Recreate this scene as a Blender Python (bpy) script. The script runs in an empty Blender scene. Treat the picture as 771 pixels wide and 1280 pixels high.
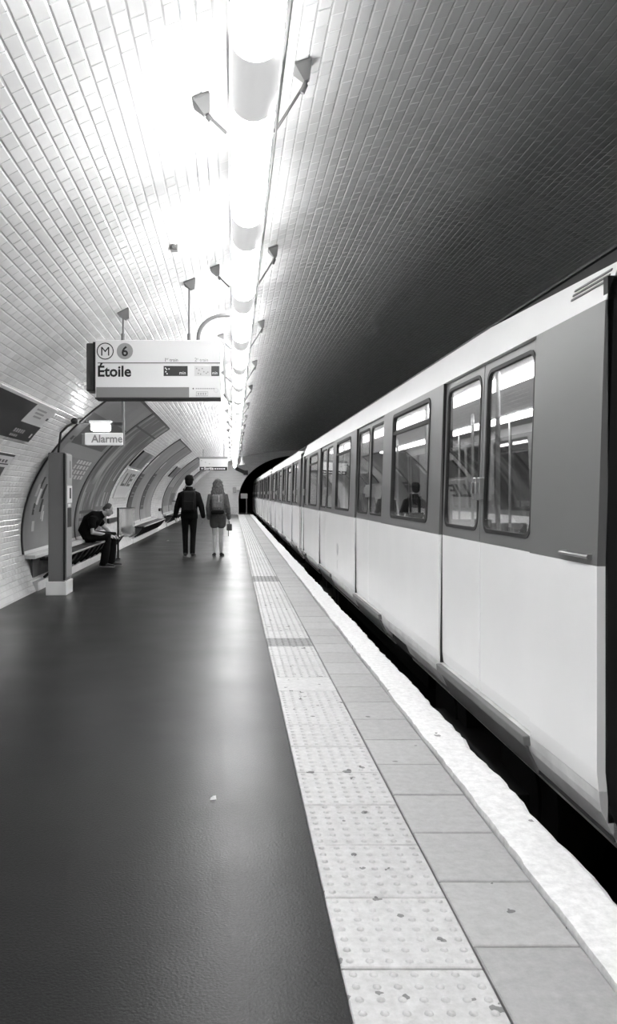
import bpy, bmesh, math, random
import numpy as np
from mathutils import Vector, Matrix
random.seed(7); RS = np.random.RandomState(11)
PI = math.pi
scene = bpy.context.scene
COL = scene.collection

# ------------------------------------------------------------------ camera, world, exposure
CAM_H = 1.40; F = 1024.0; VPX, VPY = 291.5, 617.0          # photo frame 771 x 1280
cam_d = bpy.data.cameras.new('camera'); cam = bpy.data.objects.new('camera', cam_d); COL.objects.link(cam)
cam.location = (0, 0, CAM_H); cam.rotation_euler = (PI/2, 0, 0)
cam_d.sensor_fit = 'AUTO'; cam_d.sensor_width = 36.0; cam_d.lens = F/1280*36
cam_d.shift_x = (385.5-VPX)/1280; cam_d.shift_y = (VPY-640)/1280
cam_d.clip_start = 0.05; cam_d.clip_end = 300
scene.camera = cam
world = bpy.data.worlds.new('world'); scene.world = world; world.use_nodes = True
world.node_tree.nodes['Background'].inputs[0].default_value = (0.0, 0.0, 0.0, 1)
vs = scene.view_settings
vs.view_transform = 'Standard'; vs.look = 'None'; vs.gamma = 1.0; vs.use_curve_mapping = False
vs.exposure = 1.1
LAMP_POWER = 13.0

# ------------------------------------------------------------------ materials
def g(v):
    """grey level as seen (0..1 display) -> linear rgba"""
    l = v/12.92 if v <= 0.04045 else ((v+0.055)/1.055)**2.4
    return (l, l, l, 1)
MATS = {}
def mat(name, col=0.5, rough=0.5, metal=0.0, noise=0.0, nscale=20, bump=0.0, bscale=60, rvar=0.0, emit=0, coat=0.0, spec=0.5):
    if name in MATS: return MATS[name]
    m = bpy.data.materials.new(name); m.use_nodes = True; MATS[name] = m
    nt = m.node_tree; b = nt.nodes['Principled BSDF']
    b.inputs['Base Color'].default_value = g(col); b.inputs['Roughness'].default_value = rough
    b.inputs['Metallic'].default_value = metal; b.inputs['Coat Weight'].default_value = coat
    b.inputs['Specular IOR Level'].default_value = spec
    tc = nt.nodes.new('ShaderNodeTexCoord')
    def ntex(scale, detail=4):
        n = nt.nodes.new('ShaderNodeTexNoise'); n.inputs['Scale'].default_value = scale; n.inputs['Detail'].default_value = detail
        nt.links.new(tc.outputs['Object'], n.inputs['Vector']); return n
    if noise:
        n = ntex(nscale); r = nt.nodes.new('ShaderNodeMapRange')
        r.inputs[1].default_value = 0.3; r.inputs[2].default_value = 0.7
        c = g(col)[0]; r.inputs[3].default_value = c*(1-noise); r.inputs[4].default_value = min(1, c*(1+noise))
        nt.links.new(n.outputs[0], r.inputs[0]); nt.links.new(r.outputs[0], b.inputs['Base Color'])
    if rvar:
        n = ntex(nscale*0.5); r = nt.nodes.new('ShaderNodeMapRange'); r.inputs[1].default_value = 0.3; r.inputs[2].default_value = 0.7
        r.inputs[3].default_value = max(0.02, rough-rvar); r.inputs[4].default_value = min(1, rough+rvar)
        nt.links.new(n.outputs[0], r.inputs[0]); nt.links.new(r.outputs[0], b.inputs['Roughness'])
    if bump:
        n = ntex(bscale, 6); bp = nt.nodes.new('ShaderNodeBump'); bp.inputs['Strength'].default_value = bump; bp.inputs['Distance'].default_value = 0.01
        nt.links.new(n.outputs[0], bp.inputs['Height']); nt.links.new(bp.outputs[0], b.inputs['Normal'])
    if emit:
        b.inputs['Emission Color'].default_value = (1, 1, 1, 1); b.inputs['Emission Strength'].default_value = emit
    return m

def tile_mat(name, col, single):
    m = bpy.data.materials.new(name); m.use_nodes = True; nt = m.node_tree; b = nt.nodes['Principled BSDF']
    b.inputs['Roughness'].default_value = 0.16
    r = nt.nodes.new('ShaderNodeMapRange'); c = g(col)[0]
    r.inputs[3].default_value = c*0.93; r.inputs[4].default_value = min(0.95, c*1.04)
    if single:
        a = nt.nodes.new('ShaderNodeObjectInfo'); nt.links.new(a.outputs['Random'], r.inputs[0])
    else:
        a = nt.nodes.new('ShaderNodeAttribute'); a.attribute_name = 'rnd'; nt.links.new(a.outputs['Fac'], r.inputs[0])
    nt.links.new(r.outputs[0], b.inputs['Base Color'])
    MATS[name] = m; return m

def paver_mat(name, col, spots, var, lo):
    """stone paver: random tone per piece, fine speckle, dark gum spots"""
    m = bpy.data.materials.new(name); m.use_nodes = True; nt = m.node_tree; b = nt.nodes['Principled BSDF']; N = nt.nodes.new; L = nt.links.new
    b.inputs['Roughness'].default_value = 0.5
    geo = N('ShaderNodeNewGeometry'); oi = N('ShaderNodeObjectInfo'); c = g(col)[0]
    r = N('ShaderNodeMapRange'); r.inputs[3].default_value = c*(1-var); r.inputs[4].default_value = c*(1+var*0.6); L(oi.outputs['Random'], r.inputs[0])
    n1 = N('ShaderNodeTexNoise'); n1.inputs['Scale'].default_value = 22; n1.inputs['Detail'].default_value = 10; n1.inputs['Roughness'].default_value = 0.75; L(geo.outputs['Position'], n1.inputs['Vector'])
    r1 = N('ShaderNodeMapRange'); r1.inputs[1].default_value = 0.3; r1.inputs[2].default_value = 0.7; r1.inputs[3].default_value = lo; r1.inputs[4].default_value = 1.12; L(n1.outputs[0], r1.inputs[0])
    m1 = N('ShaderNodeMath'); m1.operation = 'MULTIPLY'; L(r.outputs[0], m1.inputs[0]); L(r1.outputs[0], m1.inputs[1])
    v = N('ShaderNodeTexVoronoi'); v.inputs['Scale'].default_value = 12; v.inputs['Randomness'].default_value = 1
    nd = N('ShaderNodeTexNoise'); nd.inputs['Scale'].default_value = 30; L(geo.outputs['Position'], nd.inputs['Vector'])
    mx = N('ShaderNodeMix'); mx.data_type = 'VECTOR'; mx.inputs[0].default_value = 0.035
    L(geo.outputs['Position'], mx.inputs[4]); L(nd.outputs[1], mx.inputs[5]); L(mx.outputs[1], v.inputs['Vector'])
    # only some of the cells carry a spot
    sp = N('ShaderNodeSeparateColor'); L(v.outputs['Color'], sp.inputs[0])
    cp = N('ShaderNodeMath'); cp.operation = 'GREATER_THAN'; cp.inputs[1].default_value = 1-spots; L(sp.outputs[0], cp.inputs[0])
    ds = N('ShaderNodeMath'); ds.operation = 'LESS_THAN'; L(v.outputs['Distance'], ds.inputs[0]); sz = N('ShaderNodeMath'); sz.operation = 'MULTIPLY'; sz.inputs[1].default_value = 0.26; L(sp.outputs[1], sz.inputs[0]); L(sz.outputs[0], ds.inputs[1])
    an = N('ShaderNodeMath'); an.operation = 'MULTIPLY'; L(cp.outputs[0], an.inputs[0]); L(ds.outputs[0], an.inputs[1])
    ml = N('ShaderNodeMath'); ml.operation = 'MULTIPLY'; ml.inputs[1].default_value = 0.65; L(an.outputs[0], ml.inputs[0])
    sb = N('ShaderNodeMath'); sb.operation = 'SUBTRACT'; sb.inputs[0].default_value = 1; L(ml.outputs[0], sb.inputs[1])
    m2 = N('ShaderNodeMath'); m2.operation = 'MULTIPLY'; L(m1.outputs[0], m2.inputs[0]); L(sb.outputs[0], m2.inputs[1])
    L(m2.outputs[0], b.inputs['Base Color'])
    nb = N('ShaderNodeTexNoise'); nb.inputs['Scale'].default_value = 120; L(geo.outputs['Position'], nb.inputs['Vector'])
    bp = N('ShaderNodeBump'); bp.inputs['Strength'].default_value = 0.12; bp.inputs['Distance'].default_value = 0.005; L(nb.outputs[0], bp.inputs['Height']); L(bp.outputs[0], b.inputs['Normal'])
    MATS[name] = m; return m

def glass_mat(name, tint=0.9, refl=1.0):
    m = bpy.data.materials.new(name); m.use_nodes = True; nt = m.node_tree; nt.nodes.clear(); N = nt.nodes.new; L = nt.links.new
    o = N('ShaderNodeOutputMaterial'); mx = N('ShaderNodeMixShader'); t = N('ShaderNodeBsdfTransparent'); gl = N('ShaderNodeBsdfGlossy'); f = N('ShaderNodeFresnel')
    t.inputs[0].default_value = (tint, tint, tint, 1); gl.inputs[0].default_value = (refl, refl, refl, 1); gl.inputs['Roughness'].default_value = 0.02; gm = N('ShaderNodeNewGeometry'); im = N('ShaderNodeMix'); im.inputs[2].default_value = 1.8; im.inputs[3].default_value = 1/1.8; L(gm.outputs['Backfacing'], im.inputs[0]); L(im.outputs[0], f.inputs[0])
    L(f.outputs[0], mx.inputs[0]); L(t.outputs[0], mx.inputs[1]); L(gl.outputs[0], mx.inputs[2]); L(mx.outputs[0], o.inputs[0])
    MATS[name] = m; return m

def asphalt_mat():
    m = bpy.data.materials.new('asphalt'); m.use_nodes = True; nt = m.node_tree; b = nt.nodes['Principled BSDF']; N = nt.nodes.new; L = nt.links.new
    geo = N('ShaderNodeNewGeometry'); b.inputs['Specular IOR Level'].default_value = 0.22
    def nz(s, d=6):
        n = N('ShaderNodeTexNoise'); n.inputs['Scale'].default_value = s; n.inputs['Detail'].default_value = d; L(geo.outputs['Position'], n.inputs['Vector']); return n
    def mr(n, a, c, lo=0.3, hi=0.7):
        r = N('ShaderNodeMapRange'); r.inputs[1].default_value = lo; r.inputs[2].default_value = hi; r.inputs[3].default_value = a; r.inputs[4].default_value = c; L(n.outputs[0], r.inputs[0]); return r
    r1 = mr(nz(3.0), 0.7, 1.35); r2 = mr(nz(90, 3), 0.3, 2.2)
    mu = N('ShaderNodeMath'); mu.operation = 'MULTIPLY'; L(r1.outputs[0], mu.inputs[0]); L(r2.outputs[0], mu.inputs[1])
    m2 = N('ShaderNodeMath'); m2.operation = 'MULTIPLY'; m2.inputs[1].default_value = ASPHALT; L(mu.outputs[0], m2.inputs[0]); L(m2.outputs[0], b.inputs['Base Color'])
    rr = mr(nz(1.3), ASPHALT_ROUGH-0.03, ASPHALT_ROUGH+0.03); L(rr.outputs[0], b.inputs['Roughness'])
    nb = nz(110, 3); bp = N('ShaderNodeBump'); bp.inputs['Strength'].default_value = 0.45; bp.inputs['Distance'].default_value = 0.002
    L(nb.outputs[0], bp.inputs['Height']); L(bp.outputs[0], b.inputs['Normal'])
    MATS['asphalt'] = m; return m
ASPHALT = 0.006; ASPHALT_ROUGH = 0.33

# ------------------------------------------------------------------ mesh helpers
def prop(o, label=None, cat=None, group=None, kind=None):
    if label: o['label'] = label
    if cat: o['category'] = cat
    if group: o['group'] = group
    if kind: o['kind'] = kind
    return o
def empty(name, loc, label=None, cat=None, group=None, rz=0):
    o = bpy.data.objects.new(name, None); COL.objects.link(o); o.location = loc; o.rotation_euler = (0, 0, rz); o.empty_display_size = 0.1
    return prop(o, label, cat, group)
class MB:
    def __init__(s): s.v = []; s.f = []; s.mi = []; s.sm = []
    def add(s, vs, fs, m=0, smooth=False):
        k = len(s.v); s.v += [tuple(p) for p in vs]
        for f in fs: s.f.append(tuple(i+k for i in f)); s.mi.append(m); s.sm.append(smooth)
        return s
    def box(s, a, b, m=0, bev=0.0):
        x0, y0, z0 = [min(p, q) for p, q in zip(a, b)]; x1, y1, z1 = [max(p, q) for p, q in zip(a, b)]
        if bev <= 0:
            vs = [(x0,y0,z0),(x1,y0,z0),(x1,y1,z0),(x0,y1,z0),(x0,y0,z1),(x1,y0,z1),(x1,y1,z1),(x0,y1,z1)]
            return s.add(vs, [(0,3,2,1),(4,5,6,7),(0,1,5,4),(1,2,6,5),(2,3,7,6),(3,0,4,7)], m)
        bm = bmesh.new(); bmesh.ops.create_cube(bm, size=1)
        for v in bm.verts: v.co = Vector(((x0+x1)/2+v.co.x*(x1-x0), (y0+y1)/2+v.co.y*(y1-y0), (z0+z1)/2+v.co.z*(z1-z0)))
        bmesh.ops.bevel(bm, geom=list(bm.edges), offset=bev, segments=2, affect='EDGES', profile=0.5)
        bm.verts.index_update(); s.add([v.co for v in bm.verts], [[v.index for v in f.verts] for f in bm.faces], m); bm.free(); return s
    def tube(s, pts, r, n=10, m=0, caps=True, round_caps=False, smooth=True):
        P = [Vector(p) for p in pts]; R = list(r) if hasattr(r, '__len__') else [r]*len(P)
        if round_caps:
            d0 = (P[0]-P[1]).normalized(); d1 = (P[-1]-P[-2]).normalized(); a0, a1 = R[0], R[-1]; p0, p1 = P[0].copy(), P[-1].copy()
            for k in (0.5, 0.87, 1.0):
                P.insert(0, p0+d0*a0*k); R.insert(0, a0*math.sqrt(max(0.002, 1-k*k)))
                P.append(p1+d1*a1*k); R.append(a1*math.sqrt(max(0.002, 1-k*k)))
        rings = []; up = None
        for i, p in enumerate(P):
            d = (P[min(i+1, len(P)-1)]-P[max(i-1, 0)]).normalized()
            if up is None: up = Vector((0,0,1)) if abs(d.z) < 0.9 else Vector((0,1,0))
            a = d.cross(up); a = a.normalized() if a.length > 1e-5 else d.orthogonal().normalized(); bb = a.cross(d).normalized(); up = bb
            rings.append([p+(a*math.cos(2*PI*k/n)+bb*math.sin(2*PI*k/n))*R[i] for k in range(n)])
        return s.rings(rings, m, caps, smooth)
    def rings(s, rings, m=0, caps=True, smooth=True, closed=True):
        n = len(rings[0]); vs = [p for r in rings for p in r]; fs = []
        for i in range(len(rings)-1):
            for k in range(n if closed else n-1):
                k2 = (k+1) % n; fs.append((i*n+k, i*n+k2, (i+1)*n+k2, (i+1)*n+k))
        s.add(vs, fs, m, smooth)
        if caps and closed:
            s.add(rings[0], [tuple(range(n))[::-1]], m); s.add(rings[-1], [tuple(range(n))], m)
        return s
    def ellips(s, c, r, nu=14, nv=10, m=0, rot=None):
        rg = []
        for i in range(nv+1):
            ph = -PI/2+PI*i/nv; ring = []
            for k in range(nu):
                th = 2*PI*k/nu; p = Vector((r[0]*max(1e-3, math.cos(ph))*math.cos(th), r[1]*max(1e-3, math.cos(ph))*math.sin(th), r[2]*math.sin(ph)))
                if rot: p = rot @ p
                ring.append(p+Vector(c))
            rg.append(ring)
        return s.rings(rg, m, True, True)
    def mapv(s, fn): s.v = [tuple(fn(*p)) for p in s.v]; return s
    def build(s, name, mats, parent=None, fix=True):
        me = bpy.data.meshes.new(name); me.from_pydata(s.v, [], s.f)
        if not isinstance(mats, (list, tuple)): mats = [mats]
        for m in mats: me.materials.append(m if not isinstance(m, str) else MATS[m])
        me.polygons.foreach_set('material_index', s.mi); me.polygons.foreach_set('use_smooth', s.sm)
        if fix:
            bm = bmesh.new(); bm.from_mesh(me); bmesh.ops.recalc_face_normals(bm, faces=bm.faces); bm.to_mesh(me); bm.free()
        me.update()
        o = bpy.data.objects.new(name, me); COL.objects.link(o)
        if parent: o.parent = parent
        return o
def inst(name, src, parent=None, matrix=None):
    o = bpy.data.objects.new(name, src.data if hasattr(src, 'data') else src); COL.objects.link(o)
    if parent: o.parent = parent
    if matrix is not None: o.matrix_local = matrix
    return o
def copy_tree(o, parent=None):
    c = o.copy(); COL.objects.link(c); c.parent = parent
    if parent: c.matrix_parent_inverse = o.matrix_parent_inverse.copy()
    for ch in list(o.children): copy_tree(ch, c)
    return c
_tc = {}
def text_geo(txt, size=1.0, bold=0.0, align='LEFT'):
    """flat text as verts / faces in its own x-y plane"""
    cu = bpy.data.curves.new('t', 'FONT'); cu.body = txt; cu.size = size; cu.align_x = align; cu.offset = bold; cu.resolution_u = 3
    ob = bpy.data.objects.new('t', cu); COL.objects.link(ob); dg = bpy.context.evaluated_depsgraph_get(); me = ob.evaluated_get(dg).to_mesh()
    vs = [tuple(v.co) for v in me.vertices]; fs = [tuple(p.vertices) for p in me.polygons]
    ob.evaluated_get(dg).to_mesh_clear(); bpy.data.objects.remove(ob); bpy.data.curves.remove(cu)
    return vs, fs
def lettering(txt, size, fn, material, parent, name='lettering', bold=0.0, align='LEFT'):
    vs, fs = text_geo(txt, size, bold, align)
    b = MB(); b.add([fn(x, y) for x, y, z in vs], fs); return b.build(name, material, parent, fix=False)
def dirp(x, y, Y):
    """photo pixel at a known depth Y -> point in the place"""
    return Vector(((x-VPX)*Y/F, Y, CAM_H-(y-VPY)*Y/F))

# ------------------------------------------------------------------ basic materials
mat('grout', 0.76, 0.9); tile_mat('tile', 0.90, False); tile_mat('tile_single', 0.90, True)
asphalt_mat(); paver_mat('tactile', 0.80, 0.5, 0.06, 0.76); paver_mat('paver', 0.70, 0.06, 0.10, 0.82); paver_mat('nosing_paint', 0.97, 0.12, 0.02, 0.76)
mat('concrete_dark', 0.22, 0.9, noise=0.4, nscale=3); mat('concrete', 0.35, 0.85, noise=0.3, nscale=4); mat('joint_dark', 0.12, 0.9)
mat('train_white', 0.97, 0.25, noise=0.02, nscale=2); mat('train_grey', 0.44, 0.4); mat('rubber', 0.10, 0.6); mat('roof_dark', 0.22, 0.6)
mat('skirt', 0.84, 0.45, noise=0.15, nscale=6); mat('under', 0.06, 0.8); mat('steel', 0.65, 0.3, metal=0.9); mat('interior', 0.70, 0.5); mat('seat_fabric', 0.45, 0.8)
mat('tyre', 0.07, 0.8); mat('black', 0.04, 0.5); mat('sign_white', 0.88, 0.35); mat('sign_grey', 0.50, 0.5); mat('ink', 0.06, 0.6); mat('ink_pale', 0.70, 0.6)
mat('bracket', 0.46, 0.5); mat('housing', 0.82, 0.4); mat('cover', 0.80, 0.4, emit=0.22); mat('frame_dark', 0.16, 0.5)  # cover is no lamp: faint emission put in for tube light shining through
glass_mat('train_glass', 0.80)
mat('lamp_glow', 0.9, 0.4, emit=LAMP_POWER)
mat('carlamp_glow', 0.9, 0.4, emit=7.0)

# ------------------------------------------------------------------ the vault: one ellipse in section
VC, VZ, VA, VB = 4.2, 0.8, 7.22, 3.49
T0 = PI+math.asin(VZ/VB); T1 = -math.asin(VZ/VB)
_t = np.linspace(T0, T1, 6001); _x = VC+VA*np.cos(_t); _z = VZ+VB*np.sin(_t)
_s = np.concatenate([[0], np.cumsum(np.hypot(np.diff(_x), np.diff(_z)))]); STOT = _s[-1]
def t_of_s(s): return np.interp(s, _s, _t)
def s_at(x=None, z=None):
    """arc length on the left half at the given x or z"""
    h = len(_t)//2
    if z is not None: return float(np.interp(z, _z[:h], _s[:h]))
    h0 = int(np.argmin(_x)); return float(np.interp(x, _x[h0:], _s[h0:]))
def vpt(s, y, off=0.0):
    t = float(t_of_s(s)); nx, nz = -math.cos(t)/VA, -math.sin(t)/VB; l = math.hypot(nx, nz); nx /= l; nz /= l
    return Vector((VC+VA*math.cos(t)+nx*off, y, VZ+VB*math.sin(t)+nz*off))
Y_BACK, Y_END = -7.0, 55.0
S_A = s_at(z=2.40); S_B = STOT-S_A               # wall / ceiling / wall
def shell(name, s0, s1):
    n = max(8, int((s1-s0)/0.12)); b = MB(); rg = []
    ss = np.linspace(s0, s1, n+1)
    for y in (Y_BACK, Y_END): rg.append([vpt(s, y, 0) for s in ss])
    outer = [[vpt(s, y, -0.35) for s in ss] for y in (Y_BACK, Y_END)]
    b.rings(rg, 0, False, True, closed=False); b.rings(outer, 0, False, True, closed=False)
    for k in (0, n): b.add([rg[0][k], rg[1][k], outer[1][k], outer[0][k]], [(0,1,2,3)])
    for j in (0, 1):
        for k in range(n): b.add([rg[j][k], rg[j][k+1], outer[j][k+1], outer[j][k]], [(0,1,2,3)])
    return prop(b.build(name, 'grout'), kind='structure')
wall_left = shell('wall_left', 0, S_A); ceiling = shell('ceiling', S_A, S_B); wall_right = shell('wall_right', S_B, STOT)
prop(wall_left, 'concave white tiled wall along the platform on the left'); prop(ceiling, 'tiled elliptical vault over the station'); prop(wall_right, 'tiled wall beyond the train')

# glazed bevelled tiles: the largest in view are objects, the rest one mesh per surface
TH, TL, TG = 0.0765, 0.152, 0.004                 # course height, tile length, joint
bev = 0.007; bev_end = 0.0035; rise = 0.0035
def tile_local():
    a, c = (TH-TG)/2, (TL-0.002)/2
    base = [(-a,-c,0),(a,-c,0),(a,c,0),(-a,c,0)]; top = [(-a+bev,-c+bev_end,rise),(a-bev,-c+bev_end,rise),(a-bev,c-bev_end,rise),(-a+bev,c-bev_end,rise)]
    return np.array(base+top, float)
TLOC = tile_local(); TF = np.array([(4,5,6,7),(0,1,5,4),(1,2,6,5),(2,3,7,6),(3,0,4,7)])
def tile_frames(s0, s1, y0, y1):
    ncourse = int(round((s1-s0)/TH)); h = (s1-s0)/ncourse
    sc = s0+(np.arange(ncourse)+0.5)*h; C, S, N = [], [], []
    ny = int((y1-y0)/TL)
    for i, s in enumerate(sc):
        t = float(t_of_s(s)); p = np.array((VC+VA*math.cos(t), 0, VZ+VB*math.sin(t)))
        n = np.array((-math.cos(t)/VA, 0, -math.sin(t)/VB)); n /= np.linalg.norm(n)
        e = np.array((n[2], 0, -n[0]))            # along the arc; e x y = n for a right handed frame
        ys = y0+(np.arange(ny)+0.5+(0.5 if i % 2 else 0))*TL
        ys = ys[ys < y1-TL/2]
        P = np.repeat(p[None], len(ys), 0); P[:, 1] = ys; C.append(P); S.append(np.repeat(e[None], len(ys), 0)); N.append(np.repeat(n[None], len(ys), 0))
    return np.concatenate(C), np.concatenate(S), np.concatenate(N)
TILE_MESH = bpy.data.meshes.new('tile'); TILE_MESH.from_pydata([tuple(p) for p in TLOC], [], [tuple(int(i) for i in f) for f in TF]); TILE_MESH.materials.append(MATS['tile_single']); TILE_MESH.update()
def lay_tiles(parent, s0, s1, n_single):
    C, E, N = tile_frames(s0, s1, Y_BACK, Y_END); k = len(C)
    Yv = np.zeros((k, 3)); Yv[:, 1] = 1
    X = np.cross(Yv, N); X /= np.linalg.norm(X, axis=1)[:, None]      # X x Y = N
    a = RS.normal(0, 0.013, k)[:, None]; c = RS.normal(0, 0.013, k)[:, None]
    N2 = N+X*a+Yv*c; N2 /= np.linalg.norm(N2, axis=1)[:, None]
    Y2 = Yv-N2*(Yv*N2).sum(1)[:, None]; Y2 /= np.linalg.norm(Y2, axis=1)[:, None]; X2 = np.cross(Y2, N2)
    lift = RS.uniform(0.0002, 0.0014, k)[:, None]; C = C+N*lift
    with np.errstate(divide='ignore', invalid='ignore'):
        d = C[:, 1]; px = VPX+C[:, 0]*F/d; py = VPY-(C[:, 2]-CAM_H)*F/d
        vec = C-np.array((0, 0, CAM_H)); dist = np.linalg.norm(vec, axis=1); area = np.abs((vec/dist[:, None]*N).sum(1))/(dist*d)
    seen = (d > 1) & (px > 0) & (px < 771) & (py > 0) & (py < 1280)
    order = np.argsort(-np.where(seen, area, -1))[:n_single]; single = np.zeros(k, bool); single[order] = True
    if n_single:
        for i in order:
            M = Matrix(((X2[i,0],Y2[i,0],N2[i,0],C[i,0]),(X2[i,1],Y2[i,1],N2[i,1],C[i,1]),(X2[i,2],Y2[i,2],N2[i,2],C[i,2]),(0,0,0,1)))
            inst('tile', TILE_MESH, parent, M)
    q = ~single; Cq, Xq, Yq, Nq = C[q], X2[q], Y2[q], N2[q]; kq = len(Cq)
    V = Cq[:, None, :]+TLOC[None, :, 0, None]*Xq[:, None, :]+TLOC[None, :, 1, None]*Yq[:, None, :]+TLOC[None, :, 2, None]*Nq[:, None, :]
    FF = (TF[None]+8*np.arange(kq)[:, None, None]).reshape(-1)
    me = bpy.data.meshes.new('tile_field'); me.vertices.add(kq*8); me.vertices.foreach_set('co', V.reshape(-1).astype(np.float32))
    me.loops.add(len(FF)); me.loops.foreach_set('vertex_index', FF.astype(np.int32)); me.polygons.add(kq*5)
    me.polygons.foreach_set('loop_start', np.arange(0, len(FF), 4, dtype=np.int32))
    at = me.attributes.new('rnd', 'FLOAT', 'FACE'); at.data.foreach_set('value', np.repeat(RS.rand(kq), 5).astype(np.float32))
    me.materials.append(MATS['tile']); me.polygons.foreach_set('use_smooth', np.zeros(kq*5, bool)); me.update(calc_edges=True); me.validate()
    o = bpy.data.objects.new('tile_field', me); COL.objects.link(o); o.parent = parent; o['kind'] = 'stuff'
    return o
lay_tiles(wall_left, 0.02, S_A, 300); lay_tiles(ceiling, S_A, S_B, 300); lay_tiles(wall_right, S_B, S_B+1.6, 0)

# ------------------------------------------------------------------ platform floor, kerb strips, track bed
XA, XB, XC, XE = 0.3136, 0.738, 1.081, 1.329      # asphalt | tactile | paver | nosing | edge
b = MB(); b.box((-3.1, Y_BACK, -0.25), (XA, Y_END, 0)); b.box((XA, Y_BACK, -0.25), (XC, Y_END, -0.022), 1)
b.box((-3.1, Y_BACK, -1.05), (1.24, Y_END, -0.25), 1)
floor = prop(b.build('floor', ['asphalt', 'joint_dark']), 'dark asphalt station platform with a paved strip along its edge', kind='structure')
def paver_mesh(name, w, l, domes, m):
    b = MB(); e = 0.004; h = 0.025
    a, c = w/2, l/2; b.add([(-a,-c,0),(a,-c,0),(a,c,0),(-a,c,0),(-a,-c,h-e),(a,-c,h-e),(a,c,h-e),(-a,c,h-e),(-a+e,-c+e,h),(a-e,-c+e,h),(a-e,c-e,h),(-a+e,c-e,h)],
          [(0,3,2,1),(8,9,10,11)]+[(i,(i+1)%4,4+(i+1)%4,4+i) for i in range(4)]+[(4+i,4+(i+1)%4,8+(i+1)%4,8+i) for i in range(4)])
    if domes:
        n = 7; st = w/n
        for i in range(n):
            for j in range(n):
                x = -a+st*(i+0.5); y = -c+st*(j+0.5)
                if abs(y) > c-0.02: continue
                rg = [[(x+r*math.cos(2*PI*k/8), y+r*math.sin(2*PI*k/8), h+z-0.001) for k in range(8)] for r, z in ((0.0135, 0), (0.011, 0.005), (0.005, 0.0072))]
                b.rings(rg, 0, False, True); b.add(rg[-1], [tuple(range(8))], 0, True)
    o = b.build(name, m); me = o.data; bpy.data.objects.remove(o); return me
LT = 0.424
tact = paver_mesh('tactile_tile', XB-XA-0.008, LT-0.010, True, 'tactile'); flat1 = paver_mesh('plain_tile', XB-XA-0.008, LT-0.006, False, 'tactile')
dark_t = paver_mesh('worn_tile', XB-XA-0.008, LT-0.006, True, mat('worn_tactile', 0.56, 0.6, noise=0.25, nscale=60))
pav = paver_mesh('paver', XC-XB-0.012, LT-0.010, False, 'paver')
Y00 = F*CAM_H/(1211.5-VPY)                          # a joint read off the photo
j0 = Y00-LT*10; n = int((Y_END-j0)/LT)
for i in range(n):
    y = j0+(i+0.5)*LT
    if y-LT/2 < Y_BACK: continue
    me = tact; nm = 'tactile_tile'
    if abs(y-5.95) < LT/2: me = flat1
    if abs(y-7.55) < LT/2 or abs(y-13.4) < LT*0.9: me = dark_t
    inst(nm, me, floor, Matrix.Translation(((XA+XB)/2, y, -0.0225+random.uniform(-.0012, .0012))))
    inst('paving_slab', pav, floor, Matrix.Translation(((XB+XC)/2-0.002, y+0.12, -0.0225+random.uniform(-.001, .001))))
# white painted concrete nosing with a rough worn outer lip
def nosing():
    b = MB(); rg = []; y = Y_BACK; wob = 0; wi = 0
    while y <= Y_END:
        wob = wob*0.7+random.uniform(-.009, .009); wi = wi*0.6+random.uniform(-.006, .006)
        x0, x1 = XC+0.016+wi, XE+wob
        rg.append([(x0, y, -0.02), (x0+.004, y, 0.002), (x0+0.06, y, 0.004+random.uniform(-.001,.001)), (x1-0.09, y, 0.003+random.uniform(-.002,.001)), (x1-0.025, y, 0.001+random.uniform(-.003,.001)), (x1-0.004, y, -0.012), (x1, y, -0.05), (x1-0.006, y, -0.16), (x0, y, -0.16)])
        y += 0.06 if y < 14 else 0.2
    b.rings(rg, 0, True, False); return b.build('trim_1', 'nosing_paint')
prop(nosing(), 'white painted concrete nosing along the platform edge', kind='structure')
b = MB(); b.box((1.24, Y_BACK, -1.25), (7.15, Y_END+35, -1.05)); prop(b.build('floor', 'under'), 'dark sunken track bed between the platforms', kind='structure')
b = MB(); b.box((7.15, Y_BACK, -1.05), (11.5, Y_END, 0)); prop(b.build('floor', 'concrete_dark'), 'opposite platform hidden behind the train', kind='structure')
for x in (2.0, 3.4):
    b = MB(); b.box((x-0.12, Y_BACK, -1.05), (x+0.12, Y_END+30, -0.93)); prop(b.build('trim_2', 'under'), 'steel running beam of the track', kind='structure')
# end wall with the arched tunnel mouth, tunnel lining, wall behind the camera
PC, PZ, PA, PB = 4.2, 1.0, 3.85, 2.95
def end_wall():
    b = MB(); nn = 60
    out = [(vpt(STOT*k/nn, 0).x, vpt(STOT*k/nn, 0).z) for k in range(nn+1)]; out = [(out[0][0], -1.1)]+out+[(out[-1][0], -1.1)]
    inn = [(PC+PA*math.cos(PI-PI*k/nn), PZ+PB*math.sin(PI-PI*k/nn)) for k in range(nn+1)]; inn = [(PC-PA+0.03, -1.1)]+inn+[(PC+PA-0.03, -1.1)]
    ox = [(x+(PC-x)*-0.02, z*1.02 if z > 0 else z) for x, z in out]
    for y0, y1, prof, m in ((Y_END, Y_END+0.5, None, 0),):
        b.rings([[(x, y0, z) for x, z in ox], [(x, y0, z) for x, z in inn]], 0, False, False, closed=False)
        b.rings([[(x, y1, z) for x, z in ox], [(x, y1, z) for x, z in inn]], 0, False, False, closed=False)
        b.rings([[(x, y0, z) for x, z in inn], [(x, y1, z) for x, z in inn]], 0, False, True, closed=False)
        b.rings([[(x, y0, z) for x, z in ox], [(x, y1, z) for x, z in ox]], 0, False, True, closed=False)
    return b.build('wall_end', 'end_tiles'), inn
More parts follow.
